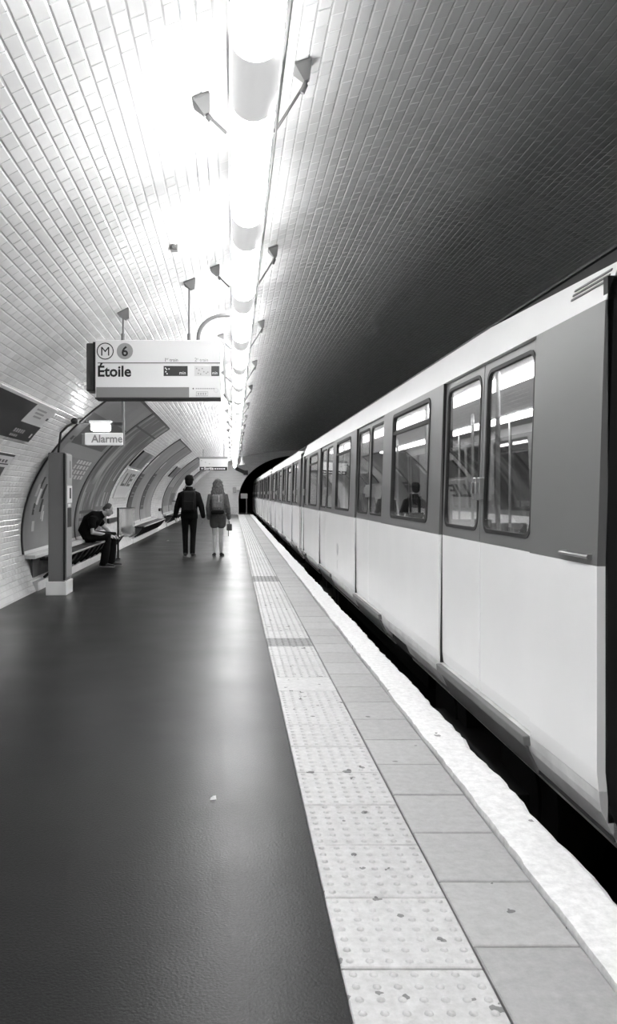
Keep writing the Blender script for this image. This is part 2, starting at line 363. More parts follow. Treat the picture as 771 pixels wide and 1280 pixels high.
def brick_mat():
    m = bpy.data.materials.new('end_tiles'); m.use_nodes = True; nt = m.node_tree; bs = nt.nodes['Principled BSDF']
    tc = nt.nodes.new('ShaderNodeTexCoord'); mp = nt.nodes.new('ShaderNodeMapping'); mp.inputs['Rotation'].default_value = (-PI/2, 0, 0)
    br = nt.nodes.new('ShaderNodeTexBrick'); br.inputs['Color1'].default_value = g(0.86); br.inputs['Color2'].default_value = g(0.82); br.inputs['Mortar'].default_value = g(0.5)
    br.inputs['Scale'].default_value = 1; br.inputs['Brick Width'].default_value = 0.152; br.inputs['Row Height'].default_value = 0.0765; br.inputs['Mortar Size'].default_value = 0.004
    nt.links.new(tc.outputs['Object'], mp.inputs[0]); nt.links.new(mp.outputs[0], br.inputs[0]); nt.links.new(br.outputs[0], bs.inputs['Base Color']); bs.inputs['Roughness'].default_value = 0.2
    MATS['end_tiles'] = m
brick_mat()
ew, inn = end_wall(); prop(ew, 'pale tiled end wall around the tunnel mouth', kind='structure')
b = MB(); b.rings([[(x, y, z) for x, z in inn] for y in (Y_END+0.5, Y_END+40)], 0, False, True, closed=False)
b.rings([[(x*1.0, y, z) if False else (PC+(x-PC)*1.08, y, z*1.05 if z > 0 else z) for x, z in inn] for y in (Y_END+0.5, Y_END+40)], 0, False, True, closed=False)
b.box((PC-4.2, Y_END+40, -1.1), (PC+4.2, Y_END+40.3, 4.2)); prop(b.build('wall_tunnel', 'concrete_dark'), 'dark lining of the running tunnel', kind='structure')
b = MB(); b.box((PC-3.9, Y_END, -1.05), (1.24, Y_END+6, -0.01)); prop(b.build('floor', 'concrete_dark'), 'end ramp of the platform inside the tunnel mouth', kind='structure')
b = MB(); b.box((-3.6, Y_BACK-0.3, -1.1), (12, Y_BACK, 4.6)); prop(b.build('wall_back', mat('wall_back', 0.6, 0.6)), 'plain wall added behind the viewer to bounce light', kind='structure')  # unseen grey wall, added to bounce light back into the station

# ------------------------------------------------------------------ suspended fluorescent light line
LX0, LX1, LZ = -0.012, 0.198, 3.11
mo = bpy.data.materials.new('opal'); mo.use_nodes = True; MATS['opal'] = mo
_n = mo.node_tree; _tl = _n.nodes.new('ShaderNodeBsdfTranslucent'); _m = _n.nodes.new('ShaderNodeMixShader'); _m.inputs[0].default_value = 0.035; _tl.inputs[0].default_value = (1, 1, 1, 1)
_n.links.new(_n.nodes['Principled BSDF'].outputs[0], _m.inputs[1]); _n.links.new(_tl.outputs[0], _m.inputs[2]); _n.links.new(_m.outputs[0], _n.nodes['Material Output'].inputs[0])
LXC = (LX0+LX1)/2; LR = (LX1-LX0)/2
lamp = empty('light_trough', (LXC, Y_END-1, 3.4), 'long suspended line of fluorescent lights running above the platform', 'light'); LL = Vector(lamp.location)
def L(p): return (p[0]-LL.x, p[1]-LL.y, p[2]-LL.z)
def lamp_profile(r, n=16, a0=-0.20, a1=1.20):
    """U section open at the top, hanging to LZ"""
    zc = LZ+0.105
    return [(LXC+r*math.cos(PI+PI*(a0+(a1-a0)*k/n)), zc+0.105*(r/LR)*math.sin(PI+PI*(a0+(a1-a0)*k/n))) for k in range(n+1)]
def lamp_seg(y0, y1, r, a0=-0.2, a1=1.2):
    pr = lamp_profile(r, 16, a0, a1); pi = lamp_profile(r-0.004, 16, a0, a1)[::-1]
    b = MB(); b.rings([[L((x, y, z)) for x, z in pr+pi] for y in (y0, y1)], 0, True, True); return b
y = 3.77-2.02*5
b = lamp_seg(0, 1.5, LR-0.002); b.mapv(lambda x, y_, z: (x, y_+LL.y, z)); d0 = b.build('diffuser', 'lamp_glow', lamp); dm = d0.data; bpy.data.objects.remove(d0)
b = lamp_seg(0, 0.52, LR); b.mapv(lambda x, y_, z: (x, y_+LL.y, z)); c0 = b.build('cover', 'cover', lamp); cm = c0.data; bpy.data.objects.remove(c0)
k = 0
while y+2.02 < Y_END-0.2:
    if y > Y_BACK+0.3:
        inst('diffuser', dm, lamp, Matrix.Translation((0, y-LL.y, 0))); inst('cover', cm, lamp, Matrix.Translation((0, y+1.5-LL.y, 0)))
    y += 2.02
LY1 = y
b = MB(); b.box(L((LXC-0.07, Y_BACK+0.2, LZ+0.155)), L((LXC+0.07, LY1, LZ+0.27))); b.build('housing', 'housing', lamp)
b = MB()                                            # right reflector wing keeps light off the track side of the vault
w = [(LX1+0.008, LZ+0.03), (LX1+0.032, LZ+0.185), (LX1+0.025, LZ+0.185), (LX1+0.001, LZ+0.03)]
b.rings([[L((x, yy, z)) for x, z in w] for yy in (Y_BACK+0.2, LY1)], 0, True, False); b.build('reflector', 'opal', lamp)
b = MB()
w = [(LX0-0.006, LZ+0.115), (LX0-0.016, LZ+0.125), (LX0-0.016, LZ+0.131), (LX0-0.006, LZ+0.121)]
b.rings([[L((x, yy, z)) for x, z in w] for yy in (Y_BACK+0.2, LY1)], 0, True, False); b.build('reflector', 'housing', lamp)
def hanger_piece(xv, side):
    s = s_at(x=xv); p = vpt(s, 0, 0.008); bb = MB(); q = Vector((LXC+side*0.13, 0, LZ+0.27))
    nrm = (vpt(s, 0, 1)-vpt(s, 0, 0)).normalized(); e = Vector((nrm.z, 0, -nrm.x))
    def sq(c, hw, hy): return [c+e*hw+Vector((0, hy, 0)), c-e*hw+Vector((0, hy, 0)), c-e*hw-Vector((0, hy, 0)), c+e*hw-Vector((0, hy, 0))]
    bb.rings([sq(p, .047, .062), sq(p+nrm*0.015, .047, .062), sq(p+nrm*0.09, .016, .018)], 0, True, False)
    bb.tube([p+nrm*0.09, q], 0.0085, 8); bb.tube([p+nrm*0.09+(q-p)*0.05, p+nrm*0.09+(q-p)*0.18], 0.016, 8)
    bb.mapv(lambda x, y_, z: (x-LL.x, y_, z-LL.z)); return bb
for xv, side in ((-0.18, -1), (0.375, 1)):
    h = hanger_piece(xv, side).build('hanger', 'bracket', lamp); hm = h.data; bpy.data.objects.remove(h)
    for k in range(-3, 15): inst('hanger', hm, lamp, Matrix.Translation((0, 4.5+3.35*k-LL.y, 0)))

# ------------------------------------------------------------------ metro cars
CW = 1.2; CX = 2.70; CLEN = 14.7; RZ = -1.05          # half width, centre line, length, rail level
_dz = [-0.08, 0.0, 0.1, 0.25, 1.10, 2.20, 2.45, 2.5]; _dd = [0.10, 0.05, 0.015, 0.0, 0.0, 0.035, 0.13, 0.16]
def dep(z): return float(np.interp(z, _dz, _dd))
def side_map(sg):
    """(depth inwards, y, z above platform) -> car coordinates; sg -1 = platform side"""
    return lambda d, y, z: (sg*(CW-dep(z)-d), y, z-RZ)
def strip(b, y0, y1, zs, m=0, d0=0.0, th=0.035, ztop=None):
    ys = [y0, y1] if ztop is None else [y for y in sorted(set([y0, y1, 0.9, 1.8])) if y0 <= y <= y1]
    rg = []
    for y in ys:
        zz = list(zs)
        if ztop is not None:
            t = ztop(y); zz = [zs[0]+(z-zs[0])*(t-zs[0])/(zs[-1]-zs[0]) for z in zs]
        rg.append([(d0, y, z) for z in zz]+[(d0+th, y, z) for z in zz[::-1]])
    b.rings(rg, m, True, False)
def rrect(y0, y1, z0, z1, r, seg=4):
    pts = []
    for cy, cz, a in ((y1-r, z1-r, 0), (y0+r, z1-r, PI/2), (y0+r, z0+r, PI), (y1-r, z0+r, 1.5*PI)):
        for k in range(seg+1): pts.append((cy+r*math.cos(a+PI/2*k/seg), cz+r*math.sin(a+PI/2*k/seg)))
    return pts
def orect(inner, y0, y1, z0, z1, seg=4):
    out = []; C = [(y1, z1), (y0, z1), (y0, z0), (y1, z0)]
    for c in range(4):
        for k in range(seg+1):
            p = inner[c*(seg+1)+k]
            if k == 0: out.append((C[c][0], p[1]) if c in (0, 2) else (p[0], C[c][1]))
            elif k == seg: out.append((p[0], C[c][1]) if c in (0, 2) else (C[c][0], p[1]))
            else: out.append(C[c])
    return out
def ringpanel(b, outer, inner, d0, d1, m=0):
    r = [[(d, y, z) for y, z in pr] for d, pr in ((d0, outer), (d0, inner), (d1, inner), (d1, outer), (d0, outer))]
    b.rings(r, m, False, False)
def plate(b, pr, d0, d1, m=0):
    b.rings([[(d, y, z) for y, z in pr] for d in (d0, d1)], m, True, False)
DOORS = [(0.77, 2.60), (4.95, 6.78), (9.19, 11.02)]; CABD = (13.52, 14.32)
WINS = [(2.97, 4.47), (7.27, 8.72), (11.42, 13.02)]
def build_car(root, full=True):
    for sg in (-1, 1):
        fm = side_map(sg)
        # body panels
        solid = []; e = 0.0
        for a, c in DOORS+[CABD]: solid.append((e, a)); e = c
        solid.append((e, CLEN))
        for a, c in solid:
            b = MB(); strip(b, a, c, [0.17, 0.25, 1.10]); b.mapv(fm).build('lower_panel', 'train_white', root)
        for a, c in solid:
            b = MB()
            ws = [w for w in WINS if a < w[0] < c]
            if not ws: strip(b, a, c, [1.10, 1.65, 2.20])
            else:
                w = ws[0]; w0, w1 = w[0]-0.12, w[1]+0.12
                strip(b, a, w0, [1.10, 1.65, 2.20]); strip(b, w1, c, [1.10, 1.65, 2.20])
                inn_ = rrect(w[0], w[1], 1.17, 2.15, 0.07); ringpanel(b, orect(inn_, w0, w1, 1.10, 2.20), inn_, 0, 0.035)
            b.mapv(fm).build('window_band', 'train_grey', root)
        b = MB(); strip(b, 0, CLEN, [2.20, 2.29, 2.37, 2.45], ztop=lambda y: 2.45-0.085*max(0, 1-y/1.8)); b.mapv(fm).build('cantrail', 'train_white', root)
        b = MB(); b.box((0.0, 0, 2.452), (0.05, CLEN, 2.472)); b.mapv(fm).build('gutter', 'roof_dark', root)
        b = MB()
        for a, c, z0 in ((0, 3.9, -0.08), (3.9, 4.7, 0.06), (4.7, 10.9, -0.08), (10.9, 11.7, 0.06), (11.7, CLEN, -0.08)):
            strip(b, a, c, [z0, 0.06+0.02, 0.12, 0.168] if z0 < 0 else [z0, 0.12, 0.168])
        b.mapv(fm).build('skirt', 'skirt', root)
        # windows
        for w in WINS:
            inn_ = rrect(w[0], w[1], 1.17, 2.15, 0.07); i2 = rrect(w[0]+0.03, w[1]-0.03, 1.20, 2.12, 0.05)
            b = MB(); ringpanel(b, inn_, i2, -0.006, 0.03); b.box((0.0, w[0]+0.03, 1.955), (0.028, w[1]-0.03, 1.985)); fr = b.mapv(fm).build('window_frame', 'rubber', root)
            b = MB(); plate(b, i2, 0.012, 0.018); b.mapv(fm).build('pane', 'train_glass', fr)
        # doors
        for a, c in DOORS+[CABD]:
            leaves = [(a, (a+c)/2), ((a+c)/2, c)] if (a, c) != CABD else [(a, c)]
            for li, (p, q) in enumerate(leaves):
                p, q = p+0.006, q-0.006; i1 = rrect(p+0.04, q-0.055, 1.165, 2.15, 0.08); i2 = rrect(p+0.062, q-0.077, 1.187, 2.128, 0.065)
                b = MB(); strip(b, p, q, [0.175, 0.25, 1.10], 0, 0.022, 0.03)
                ringpanel(b, orect(i1, p, q, 1.10, 2.195), i1, 0.022, 0.052, 1); lf = b.mapv(fm).build('door_leaf', ['train_white', 'train_grey'], root)
                b = MB(); ringpanel(b, i1, i2, 0.018, 0.045); b.mapv(fm).build('gasket', 'rubber', lf)
                b = MB(); plate(b, i2, 0.028, 0.034); b.mapv(fm).build('pane', 'train_glass', lf)
                hy = q-0.035 if li == 0 else p+0.035
                b = MB(); b.box((-0.012, hy-0.026, 1.36), (0.024, hy+0.026, 1.50), bev=0.006); b.box((-0.03, hy-0.012, 1.40), (-0.01, hy+0.012, 1.47), bev=0.004); b.mapv(fm).build('door_handle', 'steel', lf)
            b = MB(); b.box((-0.035, a+0.02, 0.115), (0.05, c-0.02, 0.165), bev=0.006); b.box((-0.012, a+0.06, -0.05), (0.06, c-0.06, 0.10), bev=0.01); b.mapv(fm).build('door_step', 'bracket', root)
            for yy in (a, c):
                b = MB(); b.box((0.0, yy-0.012, 0.17), (0.07, yy+0.004, 2.2)); b.mapv(fm).build('door_seal', 'rubber', root)
        # grab rail low on the blank end panel and a vent grille on the cantrail
        b = MB(); b.tube([(-0.02, 0.04, 1.135), (-0.02, 0.34, 1.135)], 0.008, 8); b.box((-0.02, 0.05, 1.125), (0.01, 0.065, 1.145)); b.box((-0.02, 0.31, 1.125), (0.01, 0.325, 1.145)); b.mapv(fm).build('grab_rail', 'steel', root)
        b = MB()
        for k in range(3): b.box((-0.006, 0.05, 2.29+0.022*k), (0.01, 0.42, 2.30+0.022*k))
        b.mapv(fm).build('vent_grille', 'bracket', root)
        b = MB()
        rg = [[(d, 8.45+r*math.cos(2*PI*k/24), 0.60+r*math.sin(2*PI*k/24)) for k in range(24)] for d, r in ((0.001, .10), (-0.002, .10), (-0.002, .078), (0.001, .078))]
        b.rings(rg, 0, False, False); b.box((-0.002, 8.435, 0.53), (0.001, 8.47, 0.68)); b.box((-0.002, 8.44, 0.30), (0.001, 8.46, 0.44)); b.mapv(fm).build('emblem', mat('emblem', 0.72, 0.4), root)
    # roof
    prof = []
    for x, z in ((-1.06, 2.445), (-0.95, 2.50), (-0.7, 2.55), (-0.35, 2.585), (0, 2.60), (0.35, 2.585), (0.7, 2.55), (0.95, 2.50), (1.06, 2.445)): prof.append((x, z-RZ))
    b = MB(); b.rings([[(x, y, z) for x, z in prof]+[(x*0.98, y, z-0.04) for x, z in prof[::-1]] for y in (0, CLEN)], 0, True, False); b.build('roof', 'roof_dark', root)
    b = MB(); b.box((-1.13, 0, -0.04-RZ), (1.13, CLEN, 0.04-RZ)); b.build('car_floor', 'concrete_dark', root)
    b = MB(); b.box((-1.08, 0.05, 2.30-RZ), (1.08, CLEN-0.05, 2.33-RZ)); b.build('inner_ceiling', 'interior', root)
    for x in (-0.55, 0.55):
        b = MB(); b.box((x-0.09, 0.4, 2.265-RZ), (x+0.09, CLEN-0.4, 2.299-RZ), bev=0.01); b.build('inner_light', 'carlamp_glow', root)
    for y in (0, CLEN-0.04):
        b = MB(); b.box((-1.155, y, 0.04-RZ), (1.155, y+0.04, 2.30-RZ)); b.box((-0.4, y-0.012, 0.1-RZ), (0.4, y+0.052, 2.0-RZ)); b.build('end_wall', 'rubber', root)
    b = MB(); b.box((-0.62, -0.22, 0.05-RZ), (0.62, 0.0, 2.2-RZ)); b.box((-0.62, CLEN, 0.05-RZ), (0.62, CLEN+0.22, 2.2-RZ)); b.build('gangway', 'black', root)
    # seats and poles
    sb = MB(); sb.box((-0.45, -0.21, 0.40), (0.45, 0.21, 0.47), bev=0.02); sb.box((-0.45, 0.17, 0.47), (0.45, 0.24, 0.98), bev=0.02); sb.box((-0.40, -0.05, 0), (0.40, 0.12, 0.40))
    so = sb.build('seat', 'seat_fabric', root); sm = so.data; bpy.data.objects.remove(so)
    for wn in WINS:
        for y, rz in ((wn[0]+0.20, PI), (wn[1]-0.20, 0)):
            for x in (-0.66, 0.66): inst('seat', sm, root, Matrix.Translation((x, y, 0.04-RZ)) @ Matrix.Rotation(rz, 4, 'Z'))
    pb = MB(); pb.tube([(0, 0, 0.04-RZ), (0, 0, 2.30-RZ)], 0.018, 8); po = pb.build('pole', 'steel', root); pm = po.data; bpy.data.objects.remove(po)
    for a, c in DOORS:
        for x, y in ((0, (a+c)/2), (-0.75, a-0.06), (-0.75, c+0.06), (0.75, a-0.06), (0.75, c+0.06)): inst('pole', pm, root, Matrix.Translation((x, y, 0)))
    # bogies with rubber tyres
    for yc in (2.6, 12.1):
        b = MB(); b.box((-0.98, yc-1.0, 0.30), (0.98, yc+1.0, 0.62)); bo = b.build('bogie', 'under', root)
        for sx in (-1, 1):
            for sy in (-0.9, 0.9):
                b = MB(); b.tube([(sx*0.60, yc+sy, 0.62), (sx*0.88, yc+sy, 0.62)], 0.49, 24); b.tube([(sx*0.88, yc+sy, 0.62), (sx*0.90, yc+sy, 0.62)], 0.25, 16); b.build('wheel', 'tyre', bo)
    b = MB(); b.box((-0.8, 4.6, 0.55), (0.8, 10.2, 1.0)); b.build('underframe', 'under', root)
car0 = empty('metro_car', (CX, 3.38, RZ), 'nearest metro car at the right edge, white below a grey window band', 'train car', 'cars of the metro train')
build_car(car0)
for k, lab in ((1, 'second metro car, coupled just beyond the nearest one'), (2, 'third metro car of the train, reaching towards the tunnel mouth'), (3, 'fourth metro car of the train, entering the dark tunnel'), (-1, 'metro car behind the nearest one, beyond the right edge of the view')):
    c = copy_tree(car0); c.location = (CX, 3.38+k*15.2, RZ); c['label'] = lab

# ------------------------------------------------------------------ things on the left wall
def vault_panel(name, s0, s1, y0, y1, m, off=0.02, th=0.015, parent=None, root=None, n=None):
    n = n or max(2, int((s1-s0)/0.10)); ss = np.linspace(s0, s1, n+1); b = MB()
    o = Vector(root) if root is not None else Vector((0, 0, 0))
    b.rings([[vpt(s, y, off)-o for s in ss]+[vpt(s, y, off-th)-o for s in ss[::-1]] for y in (y0, y1)], 0, True, False)
    return b.build(name, m, parent)
def streak_mat(name, c0, c1, sc, rot, contrast=(0.35, 0.75), rough=0.4):
    m = bpy.data.materials.new(name); m.use_nodes = True; nt = m.node_tree; bs = nt.nodes['Principled BSDF']; bs.inputs['Roughness'].default_value = rough
    tc = nt.nodes.new('ShaderNodeTexCoord'); mp = nt.nodes.new('ShaderNodeMapping'); mp.inputs['Scale'].default_value = sc; mp.inputs['Rotation'].default_value = rot
    n = nt.nodes.new('ShaderNodeTexNoise'); n.inputs['Scale'].default_value = 1.0; n.inputs['Detail'].default_value = 5
    r = nt.nodes.new('ShaderNodeMapRange'); r.inputs[1].default_value, r.inputs[2].default_value = contrast; r.inputs[3].default_value = g(c0)[0]; r.inputs[4].default_value = g(c1)[0]
    nt.links.new(tc.outputs['Object'], mp.inputs[0]); nt.links.new(mp.outputs[0], n.inputs[0]); nt.links.new(n.outputs[0], r.inputs[0]); nt.links.new(r.outputs[0], bs.inputs['Base Color'])
    MATS[name] = m
streak_mat('art_streaks', 0.26, 0.74, (0.9, 3.4, 0.9), (0.25, 0, 0), (0.48, 0.74))
streak_mat('art_grey', 0.42, 0.54, (0.8, 0.8, 0.8), (0, 0, 0)); streak_mat('art_pale', 0.50, 0.62, (0.7, 0.9, 0.7), (0, 0, 0)); streak_mat('art_pale2', 0.46, 0.60, (0.7, 1.1, 0.7), (0, 0, 0))
SP0, SP1 = s_at(z=0.57), s_at(x=-1.53)
def poster(y0, y1, art, label, prints=()):
    o = vpt(SP0, (y0+y1)/2, 0.0); r = empty('poster_panel', o, label, 'poster', 'advertising posters along the left wall')
    vault_panel('sheet', SP0, SP1, y0, y1, art, 0.020, 0.014, r, o, 40)
    for a, c, s0, s1 in ((y0-0.04, y0, SP0-0.04, SP1+0.04), (y1, y1+0.04, SP0-0.04, SP1+0.04)): vault_panel('frame', s0, s1, a, c, 'frame_mid', 0.028, 0.024, r, o, 40)
    for s0, s1, m in ((SP0-0.05, SP0, 'housing'), (SP1, SP1+0.05, 'frame_mid')): vault_panel('frame', s0, s1, y0, y1, m, 0.03, 0.026, r, o, 2)
    H = SP1-SP0; W = y1-y0
    for u0, u1, v0, v1, m in prints: vault_panel('print', SP0+H*v0, SP0+H*v1, y0+W*u0, y0+W*u1, m, 0.0215, 0.0012, r, o)
    return r
mat('frame_mid', 0.20, 0.45)
for k in range(8): mat('print%d' % k, [0.10, 0.22, 0.33, 0.45, 0.58, 0.68, 0.80, 0.9][k], 0.5)
pr = []
pr += [(0.02, 0.98, 0.74, 0.80, 'print2'), (0.10, 0.95, 0.52, 0.60, 'print4'), (0.15, 0.9, 0.60, 0.73, 'print2')]
for k in range(14): pr.append((0.08+0.06*k, 0.115+0.06*k, 0.615+0.004*(k % 3), 0.64, 'print1'))
for j in range(4):
    for k in range(5): pr.append((0.52+0.075*k+random.uniform(0, .02), 0.575+0.075*k, 0.385+0.034*j, 0.41+0.034*j, 'print6'))
for k in range(16): 
    u = random.uniform(0.05, 0.30); v = random.uniform(0.06, 0.5); pr.append((u, u+random.uniform(.015, .05), v, v+random.uniform(.03, .09), random.choice(['print6', 'print0', 'print5'])))
for k in range(8):
    u = random.uniform(0.6, 0.92); v = random.uniform(0.03, 0.12); pr.append((u, u+0.05, v, v+0.03, random.choice(['print6', 'print5'])))
poster(11.66, 15.42, 'art_grey', 'grey poster nearest the alarm post, with pale lettering blocks and jagged black and white figure', pr)
pr = [(0.02, 0.98, 0.86, 0.875, 'print1'), (0.10, 0.45, 0.10, 0.12, 'print1'), (0.1, 0.5, 0.15, 0.17, 'print1'), (0.55, 0.85, 0.16, 0.19, 'print3'), (0.60, 0.70, 0.09, 0.13, 'print0'), (0.12, 0.3, 0.30, 0.36, 'print3'), (0.75, 0.93, 0.30, 0.40, 'print3')]
poster(15.52, 19.25, 'art_streaks', 'dark poster with pale slanting streaks behind the seated man', pr)
def column(u0, u1, v0, n, h):
    out = [(u0, u1, v0-0.01, v0+n*h, 'print1')]
    for k in range(n): out.append((u0+(u1-u0)*0.2, u1-(u1-u0)*0.15, v0+k*h+h*0.2, v0+k*h+h*0.72, 'print5')); out.append((u0+(u1-u0)*0.4, u1-(u1-u0)*0.15, v0+k*h+h*0.38, v0+k*h+h*0.55, 'print2'))
    return out
poster(23.05, 26.2, 'art_pale', 'mid grey poster with dark lettered column, just beyond the transparent bin bag', column(0.02, 0.30, 0.06, 5, 0.09)+[(0.05, 0.12, 0.62, 0.75, 'print7')])
poster(26.3, 29.6, 'art_pale2', 'mid grey poster with dark lettered column, second beyond the transparent bin bag', column(0.02, 0.28, 0.12, 5, 0.085)+[(0.05, 0.12, 0.62, 0.72, 'print7')])
poster(34.6, 37.9, 'art_pale', 'grey poster on the far wall behind the walking man', [(0.1, 0.9, 0.1, 0.4, 'print3')])
poster(38.0, 41.3, 'art_pale2', 'grey poster at the far end of the left wall', [(0.1, 0.9, 0.1, 0.3, 'print2')])
poster(46.2, 49.4, 'art_grey', 'last grey poster before the end wall')

def route_panel(yend, L_, lab, name, lab2):
    s0, s1 = s_at(z=2.05), s_at(z=2.42); o = vpt(s0, yend-L_/2)
    r = empty('direction_panel', o, lab, 'sign', 'direction panels on the left wall')
    vault_panel('board', s0, s1, yend-L_, yend, 'dark_board', 0.03, 0.028, r, o)
    vault_panel('frame', s1, s1+0.03, yend-L_, yend, 'housing', 0.04, 0.038, r, o, 2)
    sm_ = s0+(s1-s0)*0.47
    vault_panel('white_field', sm_, s1-0.005, yend-0.95, yend-0.01, 'print6', 0.033, 0.004, r, o)
    for k in range(3): vault_panel('print', s1-0.07-0.05*k, s1-0.045-0.05*k, yend-0.80+0.05*k, yend-0.35, 'print4', 0.0345, 0.002, r, o, 2)
    vault_panel('print', s1-0.16, s1-0.12, yend-0.12, yend-0.03, 'print0', 0.0345, 0.002, r, o, 2)
    for k in range(5): vault_panel('print', s0+0.09, s0+0.14, yend-0.92+0.09*k, yend-0.86+0.09*k, 'print4', 0.0325, 0.002, r, o, 2)
    for k in range(4): vault_panel('print', s0+0.03, s0+0.06, yend-0.95+0.08*k, yend-0.89+0.08*k, 'print4', 0.0325, 0.002, r, o, 2)
    vault_panel('print', s0+0.06, s0+0.12, yend-0.16, yend-0.10, 'print6', 0.0325, 0.002, r, o, 2)
mat('dark_board', 0.13, 0.45)
route_panel(10.07, 2.45, 'dark direction panel with a white field high on the wall at the left edge', 'p', '')
s0, s1 = s_at(z=2.08), s_at(z=2.45); o = vpt(s0, 21)
r = empty('direction_panel', o, 'dark grey panel high on the tiles between the streaked poster and the pale posters', 'sign', 'direction panels on the left wall')
streak_mat('art_dark', 0.26, 0.5, (1.5, 1.5, 1.5), (0, 0, 0)); vault_panel('board', s0, s1, 19.8, 22.2, 'art_dark', 0.03, 0.028, r, o); vault_panel('frame', s0, s1, 19.74, 19.8, 'black', 0.04, 0.038, r, o)
r = empty('direction_panel', vpt(s0, 33), 'small dark panel high on the far tiles behind the walking man', 'sign', 'direction panels on the left wall'); o = vpt(s0, 33)
vault_panel('board', s0, s1, 31.6, 34.0, 'art_dark', 0.03, 0.028, r, o); vault_panel('frame', s0, s1, 31.54, 31.6, 'black', 0.04, 0.038, r, o)
def name_panel(y0, y1, z0, z1, lab, txt=None):
    s0, s1 = s_at(z=z0), s_at(z=z1); o = vpt(s0, (y0+y1)/2); r = empty('notice_panel', o, lab, 'sign', 'white notice panels on the left wall')
    vault_panel('board', s0, s1, y0, y1, 'print6', 0.03, 0.028, r, o)
    if txt:
        lettering(txt, (s1-s0)*0.62, lambda x, y: vpt(s0+(s1-s0)*0.42+y, y0+0.22+x*2.9, 0.034)-o, 'print2', r, bold=0.012)
    else:
        vault_panel('frame', s1-0.03, s1, y0, y1, 'print1', 0.034, 0.01, r, o, 2); vault_panel('print', s0+(s1-s0)*0.55, s0+(s1-s0)*0.6, y0, y1-0.06, 'print1', 0.0315, 0.002, r, o, 2)
        vault_panel('print', s0, s0+(s1-s0)*0.45, y1-0.75, y1-0.12, 'print1', 0.0315, 0.002, r, o)
        for k in range(6): vault_panel('print', s1-0.12, s1-0.08, y1-0.9+0.13*k, y1-0.82+0.13*k, 'print2', 0.0315, 0.002, r, o, 2)
name_panel(8.0, 9.92, 1.60, 1.885, 'white notice panel with dark lines, low at the left edge of the wall')
name_panel(19.9, 22.3, 1.30, 2.02, 'pale panel with dark letters LIE on the tiles beyond the streaked poster', 'LIE')
def wall_plate(y0, y1, lab):
    s0, s1 = s_at(z=0.69), s_at(z=0.80); o = vpt(s0, y0); r = vault_panel('wall_plate', s0, s1, y0, y1, 'black', 0.06, 0.06, None, None); return prop(r, lab, 'plate', 'black plates low on the tiled wall')
wall_plate(19.55, 21.0, 'black plate low on the tiles just right of the seated man'); wall_plate(33.1, 34.3, 'small black plate low on the far tiles left of the walking man')
# small anchor box left on the vault
p = vpt(s_at(x=-0.49), 6.8, 0.0); b = MB(); b.box((p.x-0.03, p.y-0.04, p.z-0.04), (p.x+0.03, p.y+0.04, p.z+0.03), bev=0.006); b.box((p.x-0.012, p.y-0.09, p.z-0.03), (p.x+0.012, p.y-0.03, p.z-0.01)); prop(b.build('anchor_plate', 'bracket'), 'small broken bracket stub left on the white vault', 'bracket')

# ------------------------------------------------------------------ benches
def bench(y0, y1, lab):
    r = empty('bench', (-2.72, (y0+y1)/2, 0), lab, 'bench', 'platform benches under the posters'); o = Vector(r.location)
    def B(a, c, nm, m, bev=0.0): q = MB(); q.box(Vector(a)-o, Vector(c)-o, 0, bev); return q.build(nm, m, r)
    B((-2.985, y0, 0.46), (-2.84, y1, 0.515), 'shelf', 'housing', 0.008)
    for k in range(4): B((-2.83+0.07*k, y0+0.36, 0.44), (-2.775+0.07*k, y1, 0.465), 'slat', 'frame_dark', 0.004)
    q = MB(); q.tube([Vector((-2.545, y0+0.36, 0.45))-o, Vector((-2.545, y1, 0.45))-o], 0.018, 10); q.build('front_rail', 'steel', r)
    B((-2.93, y0+0.1, 0.13), (-2.90, y1, 0.46), 'backing', mat('backing', 0.30, 0.7, noise=0.4, nscale=4))
    B((-2.98, y0, 0.0), (-2.80, y1+0.2, 0.13), 'plinth', mat('plinth', 0.90, 0.3, noise=0.06, nscale=8), 0.006)
    n = int((y1-y0)/0.62)
    for k in range(n+1):
        y = y0+0.40+k*(y1-y0-0.45)/n; q = MB()
        q.tube([Vector((-2.56, y, 0.44))-o, Vector((-2.70, y+0.12, 0.26))-o, Vector((-2.85, y+0.2, 0.14))-o], 0.022, 8); q.box(Vector((-2.86, y-0.02, 0.41))-o, Vector((-2.55, y+0.02, 0.445))-o); q.build('bracket', 'black', r)
bench(11.75, 19.2, 'long bench with metal rail running from the alarm post past the seated man'); bench(23.1, 30.6, 'far bench with metal rail below the pale posters')
bench(34.8, 42.0, 'farthest bench at the end of the left wall')

# ------------------------------------------------------------------ alarm post
r = empty('alarm_post', (-2.43, 11.48, 0), 'tall grey alarm post with a white tiled foot standing by the left wall', 'post'); o = Vector(r.location)
def B(a, c, nm, m, par=None, bev=0.0): q = MB(); q.box(Vector(a)-o, Vector(c)-o, 0, bev); return q.build(nm, m, par or r)
PY0, PY1, PX0, PX1 = 11.26, 11.70, -2.555, -2.305
B((PX0+0.01, PY0+0.01, 0.19), (PX1-0.012, PY1, 1.965), 'body', mat('post_grey', 0.42, 0.45), None, 0.006); B((PX0-0.02, PY0-0.01, 0), (PX1+0.01, PY1+0.02, 0.19), 'foot', 'sign_white', None, 0.006)
B((PX1-0.032, PY0-0.001, 0.21), (PX1-0.006, PY0+0.05, 1.95), 'edge_strip', 'black')
B((PX1-0.02, PY0+0.06, 0.24), (PX1+0.002, PY1-0.01, 1.95), 'face_panel', mat('post_face', 0.55, 0.35))
